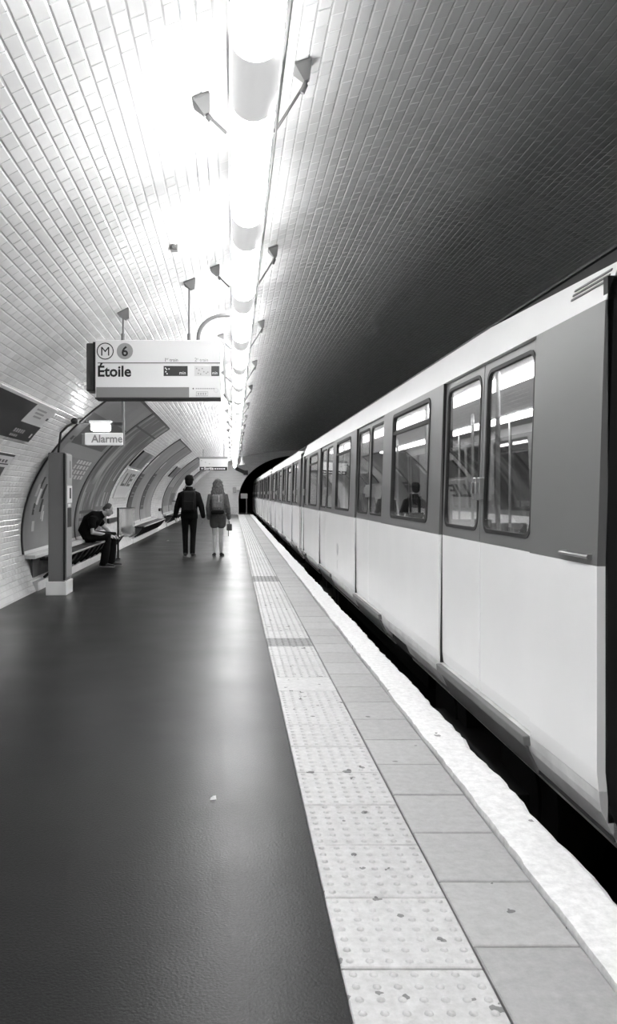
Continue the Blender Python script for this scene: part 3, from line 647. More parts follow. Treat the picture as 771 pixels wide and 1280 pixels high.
B((PX1, PY0+0.09, 1.53), (PX1+0.006, PY1-0.02, 1.93), 'upper_label', 'print4'); B((PX1, PY0+0.09, 1.27), (PX1+0.008, PY1-0.02, 1.51), 'white_label', 'sign_white')
B((PX1+0.007, PY0+0.24, 1.33), (PX1+0.010, PY0+0.34, 1.48), 'print', 'ink'); B((PX1+0.005, PY0+0.27, 1.62), (PX1+0.008, PY0+0.32, 1.86), 'print', 'print1')
B((PX1, PY0+0.12, 0.93), (PX1+0.004, PY1-0.04, 1.20), 'speaker_grille', 'black'); B((PX1, PY0+0.12, 1.215), (PX1+0.012, PY0+0.3, 1.255), 'button_plate', 'sign_white', None, 0.003)
# ------------------------------------------------------------------ alarm sign with its lamp and conduit
r = empty('alarm_sign', (-1.89, 11.85, 2.1), 'white box sign reading Alarme with a glowing lamp above it', 'sign'); o = Vector(r.location)
A0, A1 = dirp(106, 556, 11.8), dirp(153, 541, 11.8)
B((A0.x, 11.8, A0.z), (A1.x, 11.98, A1.z), 'box', mat('alarm_white', 0.88, 0.3, emit=0.12), None, 0.006)
q = MB(); q.box(Vector((A0.x-0.05, 11.83, A0.z+0.005))-o, Vector((A0.x+0.0, 11.97, A1.z-0.01))-o, 0, 0.01); q.build('end_cap', 'print5', r)
lettering('Alarme', 0.155, lambda x, y: Vector((A0.x+0.095+x*0.98, 11.797, A0.z+0.035+y))-o, 'print4', r, bold=0.003)
l0, l1 = dirp(113, 540, 11.8), dirp(137, 526, 11.8)
B((l0.x, 11.80, l0.z+0.02), (l1.x, 11.94, l1.z-0.03), 'lamp_tube', mat('alarm_glow', 0.95, 0.4, emit=4.0), None, 0.02); B((l0.x-0.02, 11.79, l1.z-0.03), (l1.x+0.02, 11.97, l1.z+0.005), 'lamp_hood', 'cover', None, 0.006)
B((A0.x+0.04, 11.86, l0.z+0.10), (A1.x, 11.91, l0.z+0.145), 'crossbar', 'frame_dark'); B((A1.x-0.015, 11.86, A0.z-0.02), (A1.x+0.02, 11.92, l1.z+0.01), 'side_bar', 'bracket')
pt = vpt(s_at(x=A1.x), 11.89); q = MB(); q.tube([Vector((A1.x, 11.89, l1.z))-o, Vector((A1.x, 11.89, pt.z-0.005))-o], 0.022, 10); q.build('hanger', 'bracket', r)
def on_wall(x, y_, off=0.03):
    for Yw in np.arange(8, 14, 0.01):
        p = dirp(x, y_, Yw)
        if ((p.x-VC)/(VA-off))**2+((p.z-VZ)/(VB-off))**2 >= 1: return p
    return dirp(x, y_, 11.85)
c_ = [Vector((-2.44, 11.42, 1.95)), Vector((-2.43, 11.40, 2.02))]+[on_wall(x, y_) for x, y_ in ((76, 541), (84, 533), (92, 529))]+[dirp(101, 528.5, 11.75), dirp(112, 529, 11.86)]
q = MB(); q.tube([p-o for p in c_], 0.016, 10); q.build('conduit', 'frame_dark', r)
c_ = [on_wall(x, y_, 0.04) for x, y_ in ((90, 529), (94, 525), (100, 522.5))]+[dirp(105, 523, 11.7), dirp(107, 528, 11.85)]
q = MB(); q.tube([p-o for p in c_], 0.008, 8); q.build('cable', 'ink', r)
p = on_wall(93, 526, 0.045); q = MB(); q.ellips(p-o, (0.05, 0.05, 0.045)); q.build('junction_box', 'frame_dark', r)

# ------------------------------------------------------------------ hanging train sign
SY = 7.9
P0, P1 = dirp(119, 497, SY), dirp(276, 425, SY); SX0, SX1, SZ0, SZ1 = P0.x, P1.x, P0.z, P1.z
r = empty('train_sign', ((SX0+SX1)/2, SY+0.1, SZ0), 'large hanging white sign reading Étoile with the line 6 badge', 'sign'); o = Vector(r.location)
body = B((SX0, SY, SZ0), (SX1, SY+0.22, SZ1), 'box', 'sign_white', None, 0.008)
B((SX0+0.01, SY-0.004, SZ0+0.002), (SX0+0.905, SY+0.01, SZ0+0.10), 'grey_band', 'sign_grey'); B((SX0, SY-0.006, SZ0-0.012), (SX1, SY+0.22, SZ0+0.002), 'bottom_edge', 'frame_dark')
B((SX0-0.105, SY+0.10, SZ0+0.075), (SX0-0.02, SY+0.30, SZ1-0.01), 'end_cap', mat('cap_grey', 0.30, 0.4), None, 0.012); B((SX0-0.025, SY+0.02, SZ0+0.07), (SX0+0.002, SY+0.2, SZ1-0.015), 'end_strip', 'black')
px = (SX1-SX0)/157.0                                   # metres per photo pixel on the sign face
def S(x, y_, d=0.003): return Vector((SX0+(x-119)*px, SY-d, SZ1-(y_-425)*px))-o
B2 = lambda x0, y0, x1, y1, nm, m, d=0.003: B(S(x0, y0, d)+o, S(x1, y1, -0.004)+o, nm, m)
B2(122, 453.2, 275, 454.2, 'rule', 'print2')
def disc(cx, cy, r0, r1, nm, m, d=0.003):
    q = MB(); n = 40
    ro = [S(cx+r0*math.cos(2*PI*k/n), cy+r0*math.sin(2*PI*k/n), d) for k in range(n)]
    if r1: q.rings([ro, [S(cx+r1*math.cos(2*PI*k/n), cy+r1*math.sin(2*PI*k/n), d) for k in range(n)]], 0, False, False)
    else: q.add(ro, [tuple(range(n))])
    return q.build(nm, m, r, fix=False)
disc(131.5, 439, 10.6, 9.4, 'badge_ring', 'ink'); disc(156, 439, 10.2, 0, 'badge', mat('badge_grey', 0.58, 0.5))
def T(txt, x, ybase, hpx, m='ink', bold=0.0, d=0.004, sx=1.0, align='LEFT'):
    """text whose capital height is hpx photo pixels"""
    return lettering(txt, hpx/0.70, lambda a, c: S(x+a*sx, ybase-c, d), m, r, bold=bold, align=align)
T('M', 131.5, 444.6, 11.2, align='CENTER'); T('6', 156, 445, 12, bold=0.35, align='CENTER', d=0.005)
T('Étoile', 121.5, 470.5, 13.2, bold=0.5, sx=0.98)
T('1', 205, 452, 4.6, 'print2'); T('er', 207.6, 449.6, 2.6, 'print2'); T('train', 212.0, 452, 4.2, 'print2', sx=0.95)
T('2', 243, 452, 4.6, 'print4'); T('e', 246.2, 449.6, 2.6, 'print4'); T('train', 249.5, 452, 4.2, 'print4', sx=0.95)
B2(204.5, 457.5, 234.5, 470, 'display', mat('display', 0.16, 0.3)); B2(264, 457.5, 274, 470, 'display', 'display'); B2(243, 457.5, 263.5, 470, 'display', 'print6')
T('min', 224, 468.2, 4.4, 'sign_white', d=0.006, sx=0.9); T('min', 265, 468.2, 4.2, 'sign_white', d=0.006, sx=0.78)
for k, (x, y_) in enumerate(((206, 459.5), (207.5, 461), (206.5, 464), (208, 466.5), (210.5, 460.5), (245, 460), (248, 462), (247, 466), (252, 460), (254, 464), (250, 467), (257, 466), (259, 464.5))): B2(x, y_, x+1.5, y_+1.5, 'pixel_block', 'sign_white' if x < 220 else 'print4', 0.005)
disc(241.5, 485.8, 0.9, 0, 'dot', 'print2'); 
for k in range(9): B2(244.5+2.7*k, 485, 246.6+2.7*k, 486.4, 'print', 'print5')
B2(245, 489.5, 260, 490.1, 'print', 'print5'); B2(245, 494.5, 260, 495.1, 'print', 'print5'); B2(245, 489.5, 245.6, 495, 'print', 'print5'); B2(259.5, 489.5, 260, 495, 'print', 'print5')
for k in range(4): B2(247+3*k, 491, 249+3*k, 493.5, 'print', 'print5')
disc(270, 488, 2.8, 2.2, 'print', 'print6')
for xp, xs in ((154, -1.065), (236.5, -0.434)):
    x = (xp-VPX)*(SY+0.1)/F; p = vpt(s_at(x=x), SY+0.1, 0.0); q = MB()
    q.tube([Vector((x, SY+0.1, SZ1-0.005))-o, Vector((x, SY+0.1, SZ1+0.08))-o], 0.020, 10); q.tube([Vector((x, SY+0.1, SZ1+0.08))-o, Vector((x, SY+0.1, p.z-0.05))-o], 0.0105, 10); hg = q.build('hanger', 'bracket', r)
    nrm = (vpt(s_at(x=x), 0, 1)-vpt(s_at(x=x), 0, 0)).normalized(); e = Vector((nrm.z, 0, -nrm.x)); q = MB()
    def sq(c, hw, hy): return [c+e*hw+Vector((0, hy, 0)), c-e*hw+Vector((0, hy, 0)), c-e*hw-Vector((0, hy, 0)), c+e*hw-Vector((0, hy, 0))]
    p = p-o; q.rings([sq(p+nrm*0.006, .06, .07), sq(p+nrm*0.02, .06, .07), sq(p+nrm*0.095, .018, .02)], 0, True, False); q.build('ceiling_mount', 'bracket', r)
arc = [S(247.5+0.0, 425, -0.1), S(247.5, 419, -0.1)]+[S(282-34.5*math.cos(a), 419-28*math.sin(a), -0.1) for a in np.linspace(0.12, PI/2, 9)]+[S(287, 391, -0.1)]
q = MB(); q.tube(arc, 0.021, 10); q.build('conduit', 'bracket', r)
arc = [S(262, 424.5, -0.1), S(266, 421, -0.1), S(272, 420, -0.1), S(278, 423, -0.1), S(280.5, 430, -0.1), S(280.5, 470, -0.1), S(282, 490, -0.08), S(287, 505, -0.08)]
q = MB(); q.tube(arc, 0.010, 8); q.build('cable', 'ink_pale', r)
# far exit sign
FY = 32.0; r = empty('exit_sign', (0, FY, 2.3), 'small far hanging sign with a black Sortie band at its foot', 'sign')
E0, E1 = dirp(249.5, 588, FY), dirp(284.5, 571, FY); r.location = ((E0.x+E1.x)/2, FY, E0.z); o = Vector(r.location); pe = (E1.x-E0.x)/35
def E(x, y_, d): return Vector((E0.x+(x-249.5)*pe, FY-d, E1.z-(y_-571)*pe))
B(E(249.5, 588, 0), E(284.5, 571, -0.2), 'box', 'sign_white', None, 0.01); B(E(249.5, 588, 0.01), E(284, 583.6, -0.01), 'band', 'ink'); B(E(249.5, 573.5, 0.01), E(284.5, 570.8, -0.21), 'top_edge', 'print4')
lettering('Sortie', 3.4*pe/0.7, lambda a, c: E(255, 587.2, 0.015)+Vector((a, 0, c))-o, 'sign_white', r, bold=0.006)
q = MB(); q.add([E(251, 585.8, 0.014)-o, E(252.6, 584.4, 0.014)-o, E(252.6, 587.2, 0.014)-o, E(252.6, 585.3, 0.014)-o, E(254.2, 585.3, 0.014)-o, E(254.2, 586.3, 0.014)-o, E(252.6, 586.3, 0.014)-o], [(0,2,1), (3,4,5,6)]); q.build('arrow', 'sign_white', r, fix=False)
for k in range(5): B(E(268+2.8*k, 586.8, 0.014), E(270+2.8*k, 585.2, 0.005), 'print', 'sign_white')
for k in range(3): B(E(251+5*k, 575.5+2*k, 0.006), E(252.5+5*k, 576.2+2*k, -0.005), 'print', 'print4')
for x in (254, 280):
    p = E(x, 571, -0.1); pz = vpt(s_at(x=p.x), 0).z; q = MB(); q.tube([p-o, Vector((p.x, p.y, pz))-o], 0.014, 8); q.build('hanger', 'bracket', r)

# ------------------------------------------------------------------ small far things
HY = 33.0; p = dirp(302.5, 572, HY); r = empty('hanging_loudspeaker', p, 'small bell shaped loudspeaker hanging on a rod before the tunnel mouth', 'loudspeaker')
q = MB(); q.tube([(0, 0, 0), (0, 0, vpt(s_at(x=p.x), 0).z-p.z)], 0.012, 8); q.build('rod', 'bracket', r)
q = MB(); q.tube([(0, 0, 0.02), (0, 0, -0.08), (0, 0, -0.22), (0, 0, -0.30)], [0.04, 0.05, 0.07, 0.13], 16); q.build('horn', 'print4', r)
a, c = dirp(295, 585.5, 54.5), dirp(307, 591, 54.8); r = empty('camera_arm', a, 'dark arm reaching from the light line to the tunnel mouth', 'bracket'); o = a
q = MB(); q.tube([(0, 0, 0), c-a], 0.12, 10); q.build('arm', 'frame_dark', r); q = MB(); q.box((c-a)-Vector((.15, .2, .15)), (c-a)+Vector((.15, .15, .15)), 0, 0.02); q.build('housing', 'frame_dark', r)
a = dirp(305, 620, Y_END+1.2); q = MB(); q.box(a-Vector((.23, .02, .17)), a+Vector((.23, .02, .17))); q.box(a+Vector((.15, -.03, -1.2)), a+Vector((.18, .03, .1))); prop(q.build('tunnel_plate', 'print6'), 'small pale plate standing just inside the tunnel mouth', 'sign')
a = dirp(293, 613, Y_END-0.15); q = MB(); q.box(a-Vector((.12, .08, .15)), a+Vector((.12, .12, .22)), 0, 0.02); q.box(a+Vector((.1, -.03, -.05)), a+Vector((.38, .03, .03))); prop(q.build('switch_box', 'print4'), 'small grey switch box on the end wall beside the tunnel', 'box')
r = empty('wall_cabinet', dirp(215, 652, 40), 'pale framed cabinet at the far left wall behind the walking man', 'cabinet'); o = Vector(r.location); o.z = 0; r.location.z = 0
B((o.x-0.30, o.y, 0.02), (o.x+0.26, o.y+0.3, 1.05), 'body', 'print6', None, 0.01); B((o.x-0.30, o.y-0.01, 1.0), (o.x+0.26, o.y+0.31, 1.06), 'top', 'print3'); B((o.x-0.2, o.y-0.01, 0.1), (o.x+0.1, o.y, 0.45), 'vent', 'print3')
for (x, y_, sz, lab) in ((266, 999, 0.014, 'tiny white paper scrap on the near asphalt'), (209.5, 676, 0.035, 'white paper scrap on the asphalt near the walking man')):
    Yd = F*CAM_H/(y_-VPY); p = dirp(x, y_, Yd); q = MB(); q.add([(p.x-sz, p.y-sz, .001), (p.x+sz*1.2, p.y-sz*.6, .002), (p.x+sz, p.y+sz, .012), (p.x-sz*.7, p.y+sz*.8, .004), (p.x, p.y, .015)], [(0,1,4),(1,2,4),(2,3,4),(3,0,4),(0,3,2,1)]); prop(q.build('paper_scrap', 'sign_white'), lab, 'litter', 'paper scraps on the platform')
# translucent waste bag on a hoop
r = empty('waste_bag_stand', (-2.27, 17.5, 0), 'transparent waste bag hanging from a hoop stand right of the seated man', 'waste bag'); o = Vector((0, 0, 0))
def plastic():
    m = bpy.data.materials.new('plastic_film'); m.use_nodes = True; nt = m.node_tree; nt.nodes.clear(); N = nt.nodes.new; Lk = nt.links.new
    oo = N('ShaderNodeOutputMaterial'); mx = N('ShaderNodeMixShader'); t = N('ShaderNodeBsdfTransparent'); p = N('ShaderNodeBsdfPrincipled'); p.inputs['Base Color'].default_value = g(0.82); p.inputs['Roughness'].default_value = 0.25
    mx.inputs[0].default_value = 0.36; Lk(t.outputs[0], mx.inputs[1]); Lk(p.outputs[0], mx.inputs[2]); Lk(mx.outputs[0], oo.inputs[0]); MATS['plastic_film'] = m
plastic(); rg = []
for z, a_, b_ in ((1.08, .165, .16), (1.0, .17, .16), (0.9, .165, .15), (0.78, .17, .16), (0.66, .18, .17), (0.55, .17, .15), (0.49, .14, .12), (0.47, .05, .05)):
    rg.append([(a_*(1+random.uniform(-.08, .08))*math.cos(2*PI*k/18), b_*(1+random.uniform(-.1, .1))*math.sin(2*PI*k/18), z+random.uniform(-.012, .012)) for k in range(18)])
q = MB(); q.rings(rg, 0, False, True); q.build('bag', 'plastic_film', r, fix=False)
q = MB(); q.tube([(0.17*math.cos(a), 0.165*math.sin(a), 1.09) for a in np.linspace(0, 2*PI, 25)], 0.012, 8); q.build('hoop', 'bracket', r)
q = MB(); q.tube([(-0.19, 0, 0.0), (-0.19, 0, 1.10)], 0.022, 10); q.tube([(-0.19, 0, 0.0), (-0.19, 0, 0.02)], 0.05, 16); q.build('stand', 'black', r)
q = MB()
for k in range(9): q.ellips((random.uniform(-.07, .07), random.uniform(-.07, .07), random.uniform(.54, .70)), (random.uniform(.04, .07), .05, random.uniform(.03, .06)), 8, 6)
prop(q.build('rubbish', mat('rubbish', 0.30, 0.7, noise=0.6, nscale=15), r), kind='stuff')

# ------------------------------------------------------------------ people
mat('skin', 0.72, 0.5); mat('cloth_black', 0.06, 0.85, bump=0.3, bscale=25, spec=0.15); mat('cloth_dark', 0.09, 0.85, bump=0.3, bscale=25, spec=0.15); mat('cloth_grey', 0.31, 0.85, noise=0.35, nscale=30, bump=0.3, bscale=30); mat('cloth_short', 0.28, 0.85)
mat('hair_dark', 0.07, 0.8, spec=0.15, bump=0.8, bscale=90); mat('hair_light', 0.34, 0.6, spec=0.3, noise=0.6, nscale=40); mat('shoe', 0.10, 0.6); mat('shoe_sole', 0.5, 0.7); mat('pack_dark', 0.10, 0.7, bump=0.2, spec=0.15); mat('pack_grey', 0.42, 0.7, noise=0.3, nscale=25); mat('skin_seated', 0.68, 0.5)  # seated man's skin has a slightly darker tone
def remesh(b, name, m, parent, vox=0.011, smooth=4):
    o = b.build(name, m); md = o.modifiers.new('r', 'REMESH'); md.mode = 'VOXEL'; md.voxel_size = vox; md.use_smooth_shade = True
    sm = o.modifiers.new('s', 'SMOOTH'); sm.factor = 0.5; sm.iterations = smooth
    dg = bpy.context.evaluated_depsgraph_get(); me = bpy.data.meshes.new_from_object(o.evaluated_get(dg)); old = o.data; o.modifiers.clear(); o.data = me; bpy.data.meshes.remove(old)
    me.polygons.foreach_set('use_smooth', [True]*len(me.polygons)); me.name = name; o.parent = parent; return o
def limb(b, pts, rad, n=12): b.tube(pts, rad, n, 0, True, True)
def oval(b, rows, n=18):
    """torso from ovals: (x, y, z, rx, ry)"""
    b.rings([[(x+rx*math.cos(2*PI*k/n), y+ry*math.sin(2*PI*k/n), z) for k in range(n)] for x, y, z, rx, ry in rows], 0, True, True)
def hand(b, w, d, palm_n, s=1.0, curl=0.5, thumb=1):
    """wrist w, direction d, palm normal; five fingers of unequal length, thumb from the side of the palm"""
    w = Vector(w); d = Vector(d).normalized(); n = Vector(palm_n).normalized(); a = d.cross(n).normalized()
    for k in (-1.2, -0.4, 0.4, 1.2): limb(b, [w, w+d*0.05*s+a*0.012*k*s, w+d*0.085*s+a*0.017*k*s], [0.018*s, 0.014*s, 0.012*s], 8)
    for k, ln in ((-1.5, .058), (-0.5, .072), (0.5, .076), (1.5, .068)):
        p0 = w+d*0.085*s+a*0.0165*k*s; p1 = p0+(d*math.cos(curl*0.5)+n*math.sin(curl*0.5))*ln*0.45*s; p2 = p1+(d*math.cos(curl*1.2)+n*math.sin(curl*1.2))*ln*0.32*s; p3 = p2+(d*math.cos(curl*1.9)+n*math.sin(curl*1.9))*ln*0.25*s
        limb(b, [p0, p1, p2, p3], [0.0095*s, 0.009*s, 0.0085*s, 0.0075*s], 8)
    t0 = w+d*0.025*s-a*0.025*s*thumb; t1 = t0+(d*0.7-a*0.6*thumb+n*0.3)*0.035*s; t2 = t1+(d*0.95-a*0.1*thumb+n*0.35)*0.03*s; limb(b, [t0, t1, t2], [0.013*s, 0.011*s, 0.009*s], 8)
def head(b, c, fwd, up, s=1.0):
    """skull, jaw, nose, brow, lips, ears around c (middle of the head)"""
    f = Vector(fwd).normalized(); u = Vector(up).normalized(); r_ = f.cross(u).normalized(); R = Matrix((r_, f, u)).transposed(); c = Vector(c)
    P = lambda x, y_, z: c+R @ Vector((x, y_, z))*s
    b.ellips(P(0, -0.012, 0.028), (0.076*s, 0.094*s, 0.090*s), 18, 12, 0, R); b.ellips(P(0, 0.022, -0.045), (0.060*s, 0.070*s, 0.070*s), 16, 10, 0, R); b.ellips(P(0, 0.052, -0.092), (0.030*s, 0.026*s, 0.024*s), 10, 8, 0, R)
    limb(b, [P(0, 0.084, 0.022), P(0, 0.104, -0.022)], [0.009*s, 0.014*s], 8); b.ellips(P(0, 0.086, -0.062), (0.024*s, 0.010*s, 0.009*s), 10, 6, 0, R); b.ellips(P(0, 0.076, 0.026), (0.052*s, 0.016*s, 0.010*s), 12, 6, 0, R)
    for sx in (-1, 1): b.ellips(P(sx*0.078, -0.008, -0.010), (0.010*s, 0.019*s, 0.032*s), 10, 8, 0, R)
    return P, R
def face_bits(P, R, par, s=1.0):
    for sx in (-1, 1):
        q = MB(); q.ellips(P(sx*0.030, 0.079, 0.004), (0.012*s, 0.007*s, 0.006*s), 10, 6, 0, R); q.build('eye', 'sign_white', par); q = MB(); q.ellips(P(sx*0.030, 0.0845, 0.004), (0.005*s, 0.003*s, 0.005*s), 8, 6, 0, R); q.build('iris', 'ink', par)
def shoe(par, heel, fwd, ln=0.28, w=0.048, lift=0.0):
    f = Vector(fwd).normalized(); a = Vector((f.y, -f.x, 0)); h = Vector(heel); rg = []
    for t, ww, hh in ((0, .62, .075), (0.10, .85, .085), (0.30, .82, .085), (0.45, .9, .068), (0.65, 1.05, .052), (0.85, .95, .042), (1.0, .5, .03)):
        c = h+f*ln*t; rg.append([c+a*w*ww*math.cos(2*PI*k/14)+Vector((0, 0, max(0.004, hh*(0.5+0.5*math.sin(2*PI*k/14))+0.012))) for k in range(14)])
    q = MB(); q.rings(rg, 0, True, True); so = q.build('shoe', 'shoe', par)
    rs = [[h+f*ln*t+a*w*ww*1.03*sx+Vector((0, 0, z)) for sx, z in ((-1, 0), (1, 0), (1, .018), (-1, .018))] for t, ww in ((0, .62), (.1, .85), (.45, .88), (.65, 1.04), (.85, .95), (1.0, .5))]
    q = MB(); q.rings(rs, 0, True, False); q.build('sole', 'shoe_sole', so)

# -- man walking away (local: +y is ahead)
YP = F*CAM_H/(696-VPY); kp = YP/F
man = empty('person', ((236.5-VPX)*kp, YP, 0), 'person in a black jacket and dark trousers with a backpack, walking away', 'person', 'people on the platform')
HL, HR = Vector((-.31, .02, .86)), Vector((.31, -.02, .85))
hips = [(-.09, 0, .93), (.09, 0, .93)]; kn = [(-.095, .07, .50), (.085, -.01, .50)]; an = [(-.085, .05, .085), (.075, -.08, .10)]
b = MB(); P, R = head(b, (0, .03, 1.675), (0.05, 1, -0.05), (0, .05, 1), 1.02)
limb(b, [(0, 0, 1.43), (0, .015, 1.58)], [.062, .056]); oval(b, [(0, 0, .86, .14, .10), (0, 0, .95, .165, .115), (0, 0, 1.08, .14, .10), (0, 0, 1.25, .165, .11), (0, 0, 1.40, .17, .10), (0, 0, 1.46, .09, .07)])
sh = [(-.18, 0, 1.385), (.18, 0, 1.385)]; el = [(-.265, -.03, 1.11), (.27, -.05, 1.11)]; wr = [HL+Vector((0, -.01, .04)), HR+Vector((0, -.01, .04))]
for i in (0, 1):
    limb(b, [(0.1*(1, -1)[1-i]*1, 0, 1.42), sh[i], el[i], wr[i]], [.06, .055, .042, .028]); limb(b, [hips[i], kn[i], (Vector(kn[i])*.45+Vector(an[i])*.55), an[i]], [.080, .048, .044, .032])
    limb(b, [an[i], Vector(an[i])+Vector((0, .12, -.045))], [.036, .03]); hand(b, wr[i], (0, .12, -1), (-1 if i else 1, 0.3, 0), 1.0, 0.5, 1 if i == 0 else -1)
remesh(b, 'body', 'skin', man, 0.009, 3); face_bits(P, R, man)
b = MB()
for i in (0, 1):
    m_ = Vector(kn[i])*.5+Vector(an[i])*.5; limb(b, [Vector(hips[i])+Vector((0, 0, .03)), (Vector(hips[i])+Vector(kn[i]))/2, kn[i], m_, Vector(an[i])+Vector((0, -.005, .0))], [.100, .084, .066, .062, .058])
oval(b, [(0, 0, .84, .16, .12), (0, 0, .92, .18, .13), (0, 0, 1.04, .165, .12)]); remesh(b, 'trousers', 'cloth_black', man, 0.011)
b = MB(); oval(b, [(0, 0, .84, .19, .14), (0, 0, .90, .195, .145), (0, 0, 1.05, .18, .135), (0, 0, 1.22, .20, .14), (0, 0, 1.36, .20, .13), (0, 0, 1.45, .13, .10), (0, .005, 1.51, .09, .085), (0, .01, 1.555, .078, .075)])
for i in (0, 1):
    w2 = Vector(wr[i])*0.96+Vector(el[i])*0.04; limb(b, [(0.08*(-1, 1)[i], 0, 1.41), Vector(sh[i])+Vector((0, 0, -.01)), el[i], w2], [.075, .078, .068, .052])
remesh(b, 'jacket', 'cloth_black', man, 0.011)
b = MB(); b.ellips(P(0, -.025, .045), (.100, .112, .098), 16, 12); b.ellips(P(0, -.06, -.015), (.092, .07, .095), 16, 10); b.ellips(P(0, .03, .095), (.07, .06, .035), 12, 8)
for k in range(26): a = random.uniform(0, 2*PI); z = random.uniform(.03, .115); b.ellips(P(.090*math.cos(a)*(1-abs(z-.03)*5), -.03+.085*math.sin(a)*(1-abs(z-.03)*4) if math.sin(a) < .3 else -.03, z), (.026, .026, .024), 8, 6)
remesh(b, 'hair', 'hair_dark', man, 0.009, 2)
shoe(man, (an[0][0], an[0][1]-.07, 0), (-.06, 1, 0)); shoe(man, (an[1][0], an[1][1]-.07, 0.005), (.10, 1, 0))
b = MB(); b.box((-.15, -.30, 1.00), (.15, -.13, 1.46), 0, .05); pk = remesh(b, 'backpack', 'pack_dark', man, 0.012, 6); b = MB(); b.box((-.115, -.335, 1.03), (.115, -.28, 1.24), 0, .02); b.build('pocket', 'cloth_dark', pk); b = MB(); b.tube([(-.04, -.17, 1.455), (-.03, -.18, 1.50), (.03, -.18, 1.50), (.04, -.17, 1.455)], .009, 8); b.build('carry_loop', 'cloth_black', pk)
for sx in (-1, 1): b = MB(); b.tube([(sx*.10, -.14, 1.44), (sx*.12, -.05, 1.50), (sx*.125, .08, 1.46), (sx*.13, .15, 1.30), (sx*.15, .05, 1.08), (sx*.14, -.14, 1.04)], .018, 8); b.build('strap', 'pack_dark', pk)

# -- woman walking away
wo = empty('person', ((272.2-VPX)*kp, YP, 0), 'person with long wavy hair, backpack and shorts, walking away', 'person', 'people on the platform')
hips = [(-.08, 0, .88), (.08, 0, .88)]; kn = [(-.075, .0, .47), (.07, .06, .47)]; an = [(-.065, -.10, .10), (.07, .05, .085)]
b = MB(); P, R = head(b, (0, .02, 1.605), (0.0, 1, -0.05), (0, .05, 1), 0.97)
limb(b, [(0, 0, 1.38), (0, .01, 1.52)], [.05, .046]); oval(b, [(0, 0, .82, .14, .10), (0, 0, .90, .165, .115), (0, 0, 1.04, .12, .09), (0, 0, 1.2, .14, .10), (0, 0, 1.34, .15, .085), (0, 0, 1.40, .07, .06)])
sh = [(-.165, 0, 1.36), (.165, 0, 1.36)]; el = [(-.215, -.04, 1.08), (.225, -.04, 1.08)]; wr = [Vector((-.20, .0, .84)), Vector((.245, .02, .84))]
for i in (0, 1):
    limb(b, [(0.09*(-1, 1)[i], 0, 1.36), sh[i], el[i], wr[i]], [.05, .045, .036, .025]); limb(b, [hips[i], (Vector(hips[i])+Vector(kn[i]))/2+Vector((0, .01, 0)), kn[i], Vector(kn[i])*.6+Vector(an[i])*.4+Vector((0, -.025, 0)), an[i]], [.086, .068, .046, .048, .030])
    limb(b, [an[i], Vector(an[i])+Vector((0, .11, -.045))], [.032, .027]); hand(b, wr[i], (0, .1, -1), (-1 if i else 1, 0.3, 0), .92, 0.6, 1 if i == 0 else -1)
remesh(b, 'body', 'skin', wo, 0.009, 3); face_bits(P, R, wo, .97)
b = MB()
for i in (0, 1): limb(b, [Vector(hips[i])+Vector((0, 0, .0)), Vector(hips[i])*.62+Vector(kn[i])*.38], [.108, .105])
oval(b, [(0, 0, .78, .15, .11), (0, 0, .86, .175, .128), (0, 0, 1.0, .15, .11)]); remesh(b, 'shorts', 'cloth_short', wo, 0.011, 3)
b = MB(); oval(b, [(0, 0, .86, .18, .135), (0, 0, 1.0, .165, .125), (0, 0, 1.18, .165, .12), (0, 0, 1.32, .175, .11), (0, 0, 1.40, .12, .09), (0, .005, 1.43, .07, .065)])
for i in (0, 1): limb(b, [(0.08*(-1, 1)[i], 0, 1.35), sh[i], el[i], Vector(wr[i])+Vector((0, 0, .02))], [.062, .064, .056, .046])
remesh(b, 'jacket', 'cloth_grey', wo, 0.011, 4)
b = MB(); b.ellips(P(0, -.015, .045), (.088, .104, .088), 16, 12); b.ellips(P(0, -.055, -.02), (.09, .07, .11), 16, 10)
for k in range(46):
    a = PI+(k/45.0)*PI; x0, y0 = .080*math.cos(a), -.012+.088*math.sin(a); ln = random.uniform(.36, .46); ph = random.uniform(0, 6); pts = []
    for j in range(9):
        t = j/8; pts.append(P(x0*(1+.55*t+.5*t*t)+.022*math.sin(ph+t*13), y0*(1+.35*t)+.010*math.cos(ph+t*12)-.02*t, .06-ln*t))
    b.tube(pts, [.016, .017, .018, .018, .018, .017, .015, .011, .005], 7)
b.build('hair', 'hair_light', wo)
shoe(wo, (an[0][0], an[0][1]-.06, 0.01), (-.12, 1, 0), .25, .042); shoe(wo, (an[1][0], an[1][1]-.06, 0), (.14, 1, 0), .25, .042)
b = MB(); b.box((-.13, -.28, 1.02), (.13, -.12, 1.38), 0, .05); pk = remesh(b, 'backpack', 'pack_grey', wo, 0.012, 6); b = MB(); b.box((-.145, -.29, .955), (.145, -.10, 1.035), 0, .03); b.build('base_pocket', 'cloth_dark', pk); b = MB(); b.box((-.10, -.31, 1.08), (.10, -.265, 1.22), 0, .02); b.build('pocket', 'pack_grey', pk)
b = MB(); b.tube([(.035, -.288, 1.06), (.03, -.29, 1.36)], .006, 6); b.build('zip', 'print6', pk)
for sx in (-1, 1): b = MB(); b.tube([(sx*.09, -.13, 1.36), (sx*.10, -.05, 1.44), (sx*.11, .08, 1.40), (sx*.12, .14, 1.25), (sx*.14, .05, 1.04), (sx*.12, -.13, 1.02)], .016, 8); b.build('strap', 'pack_grey', pk)
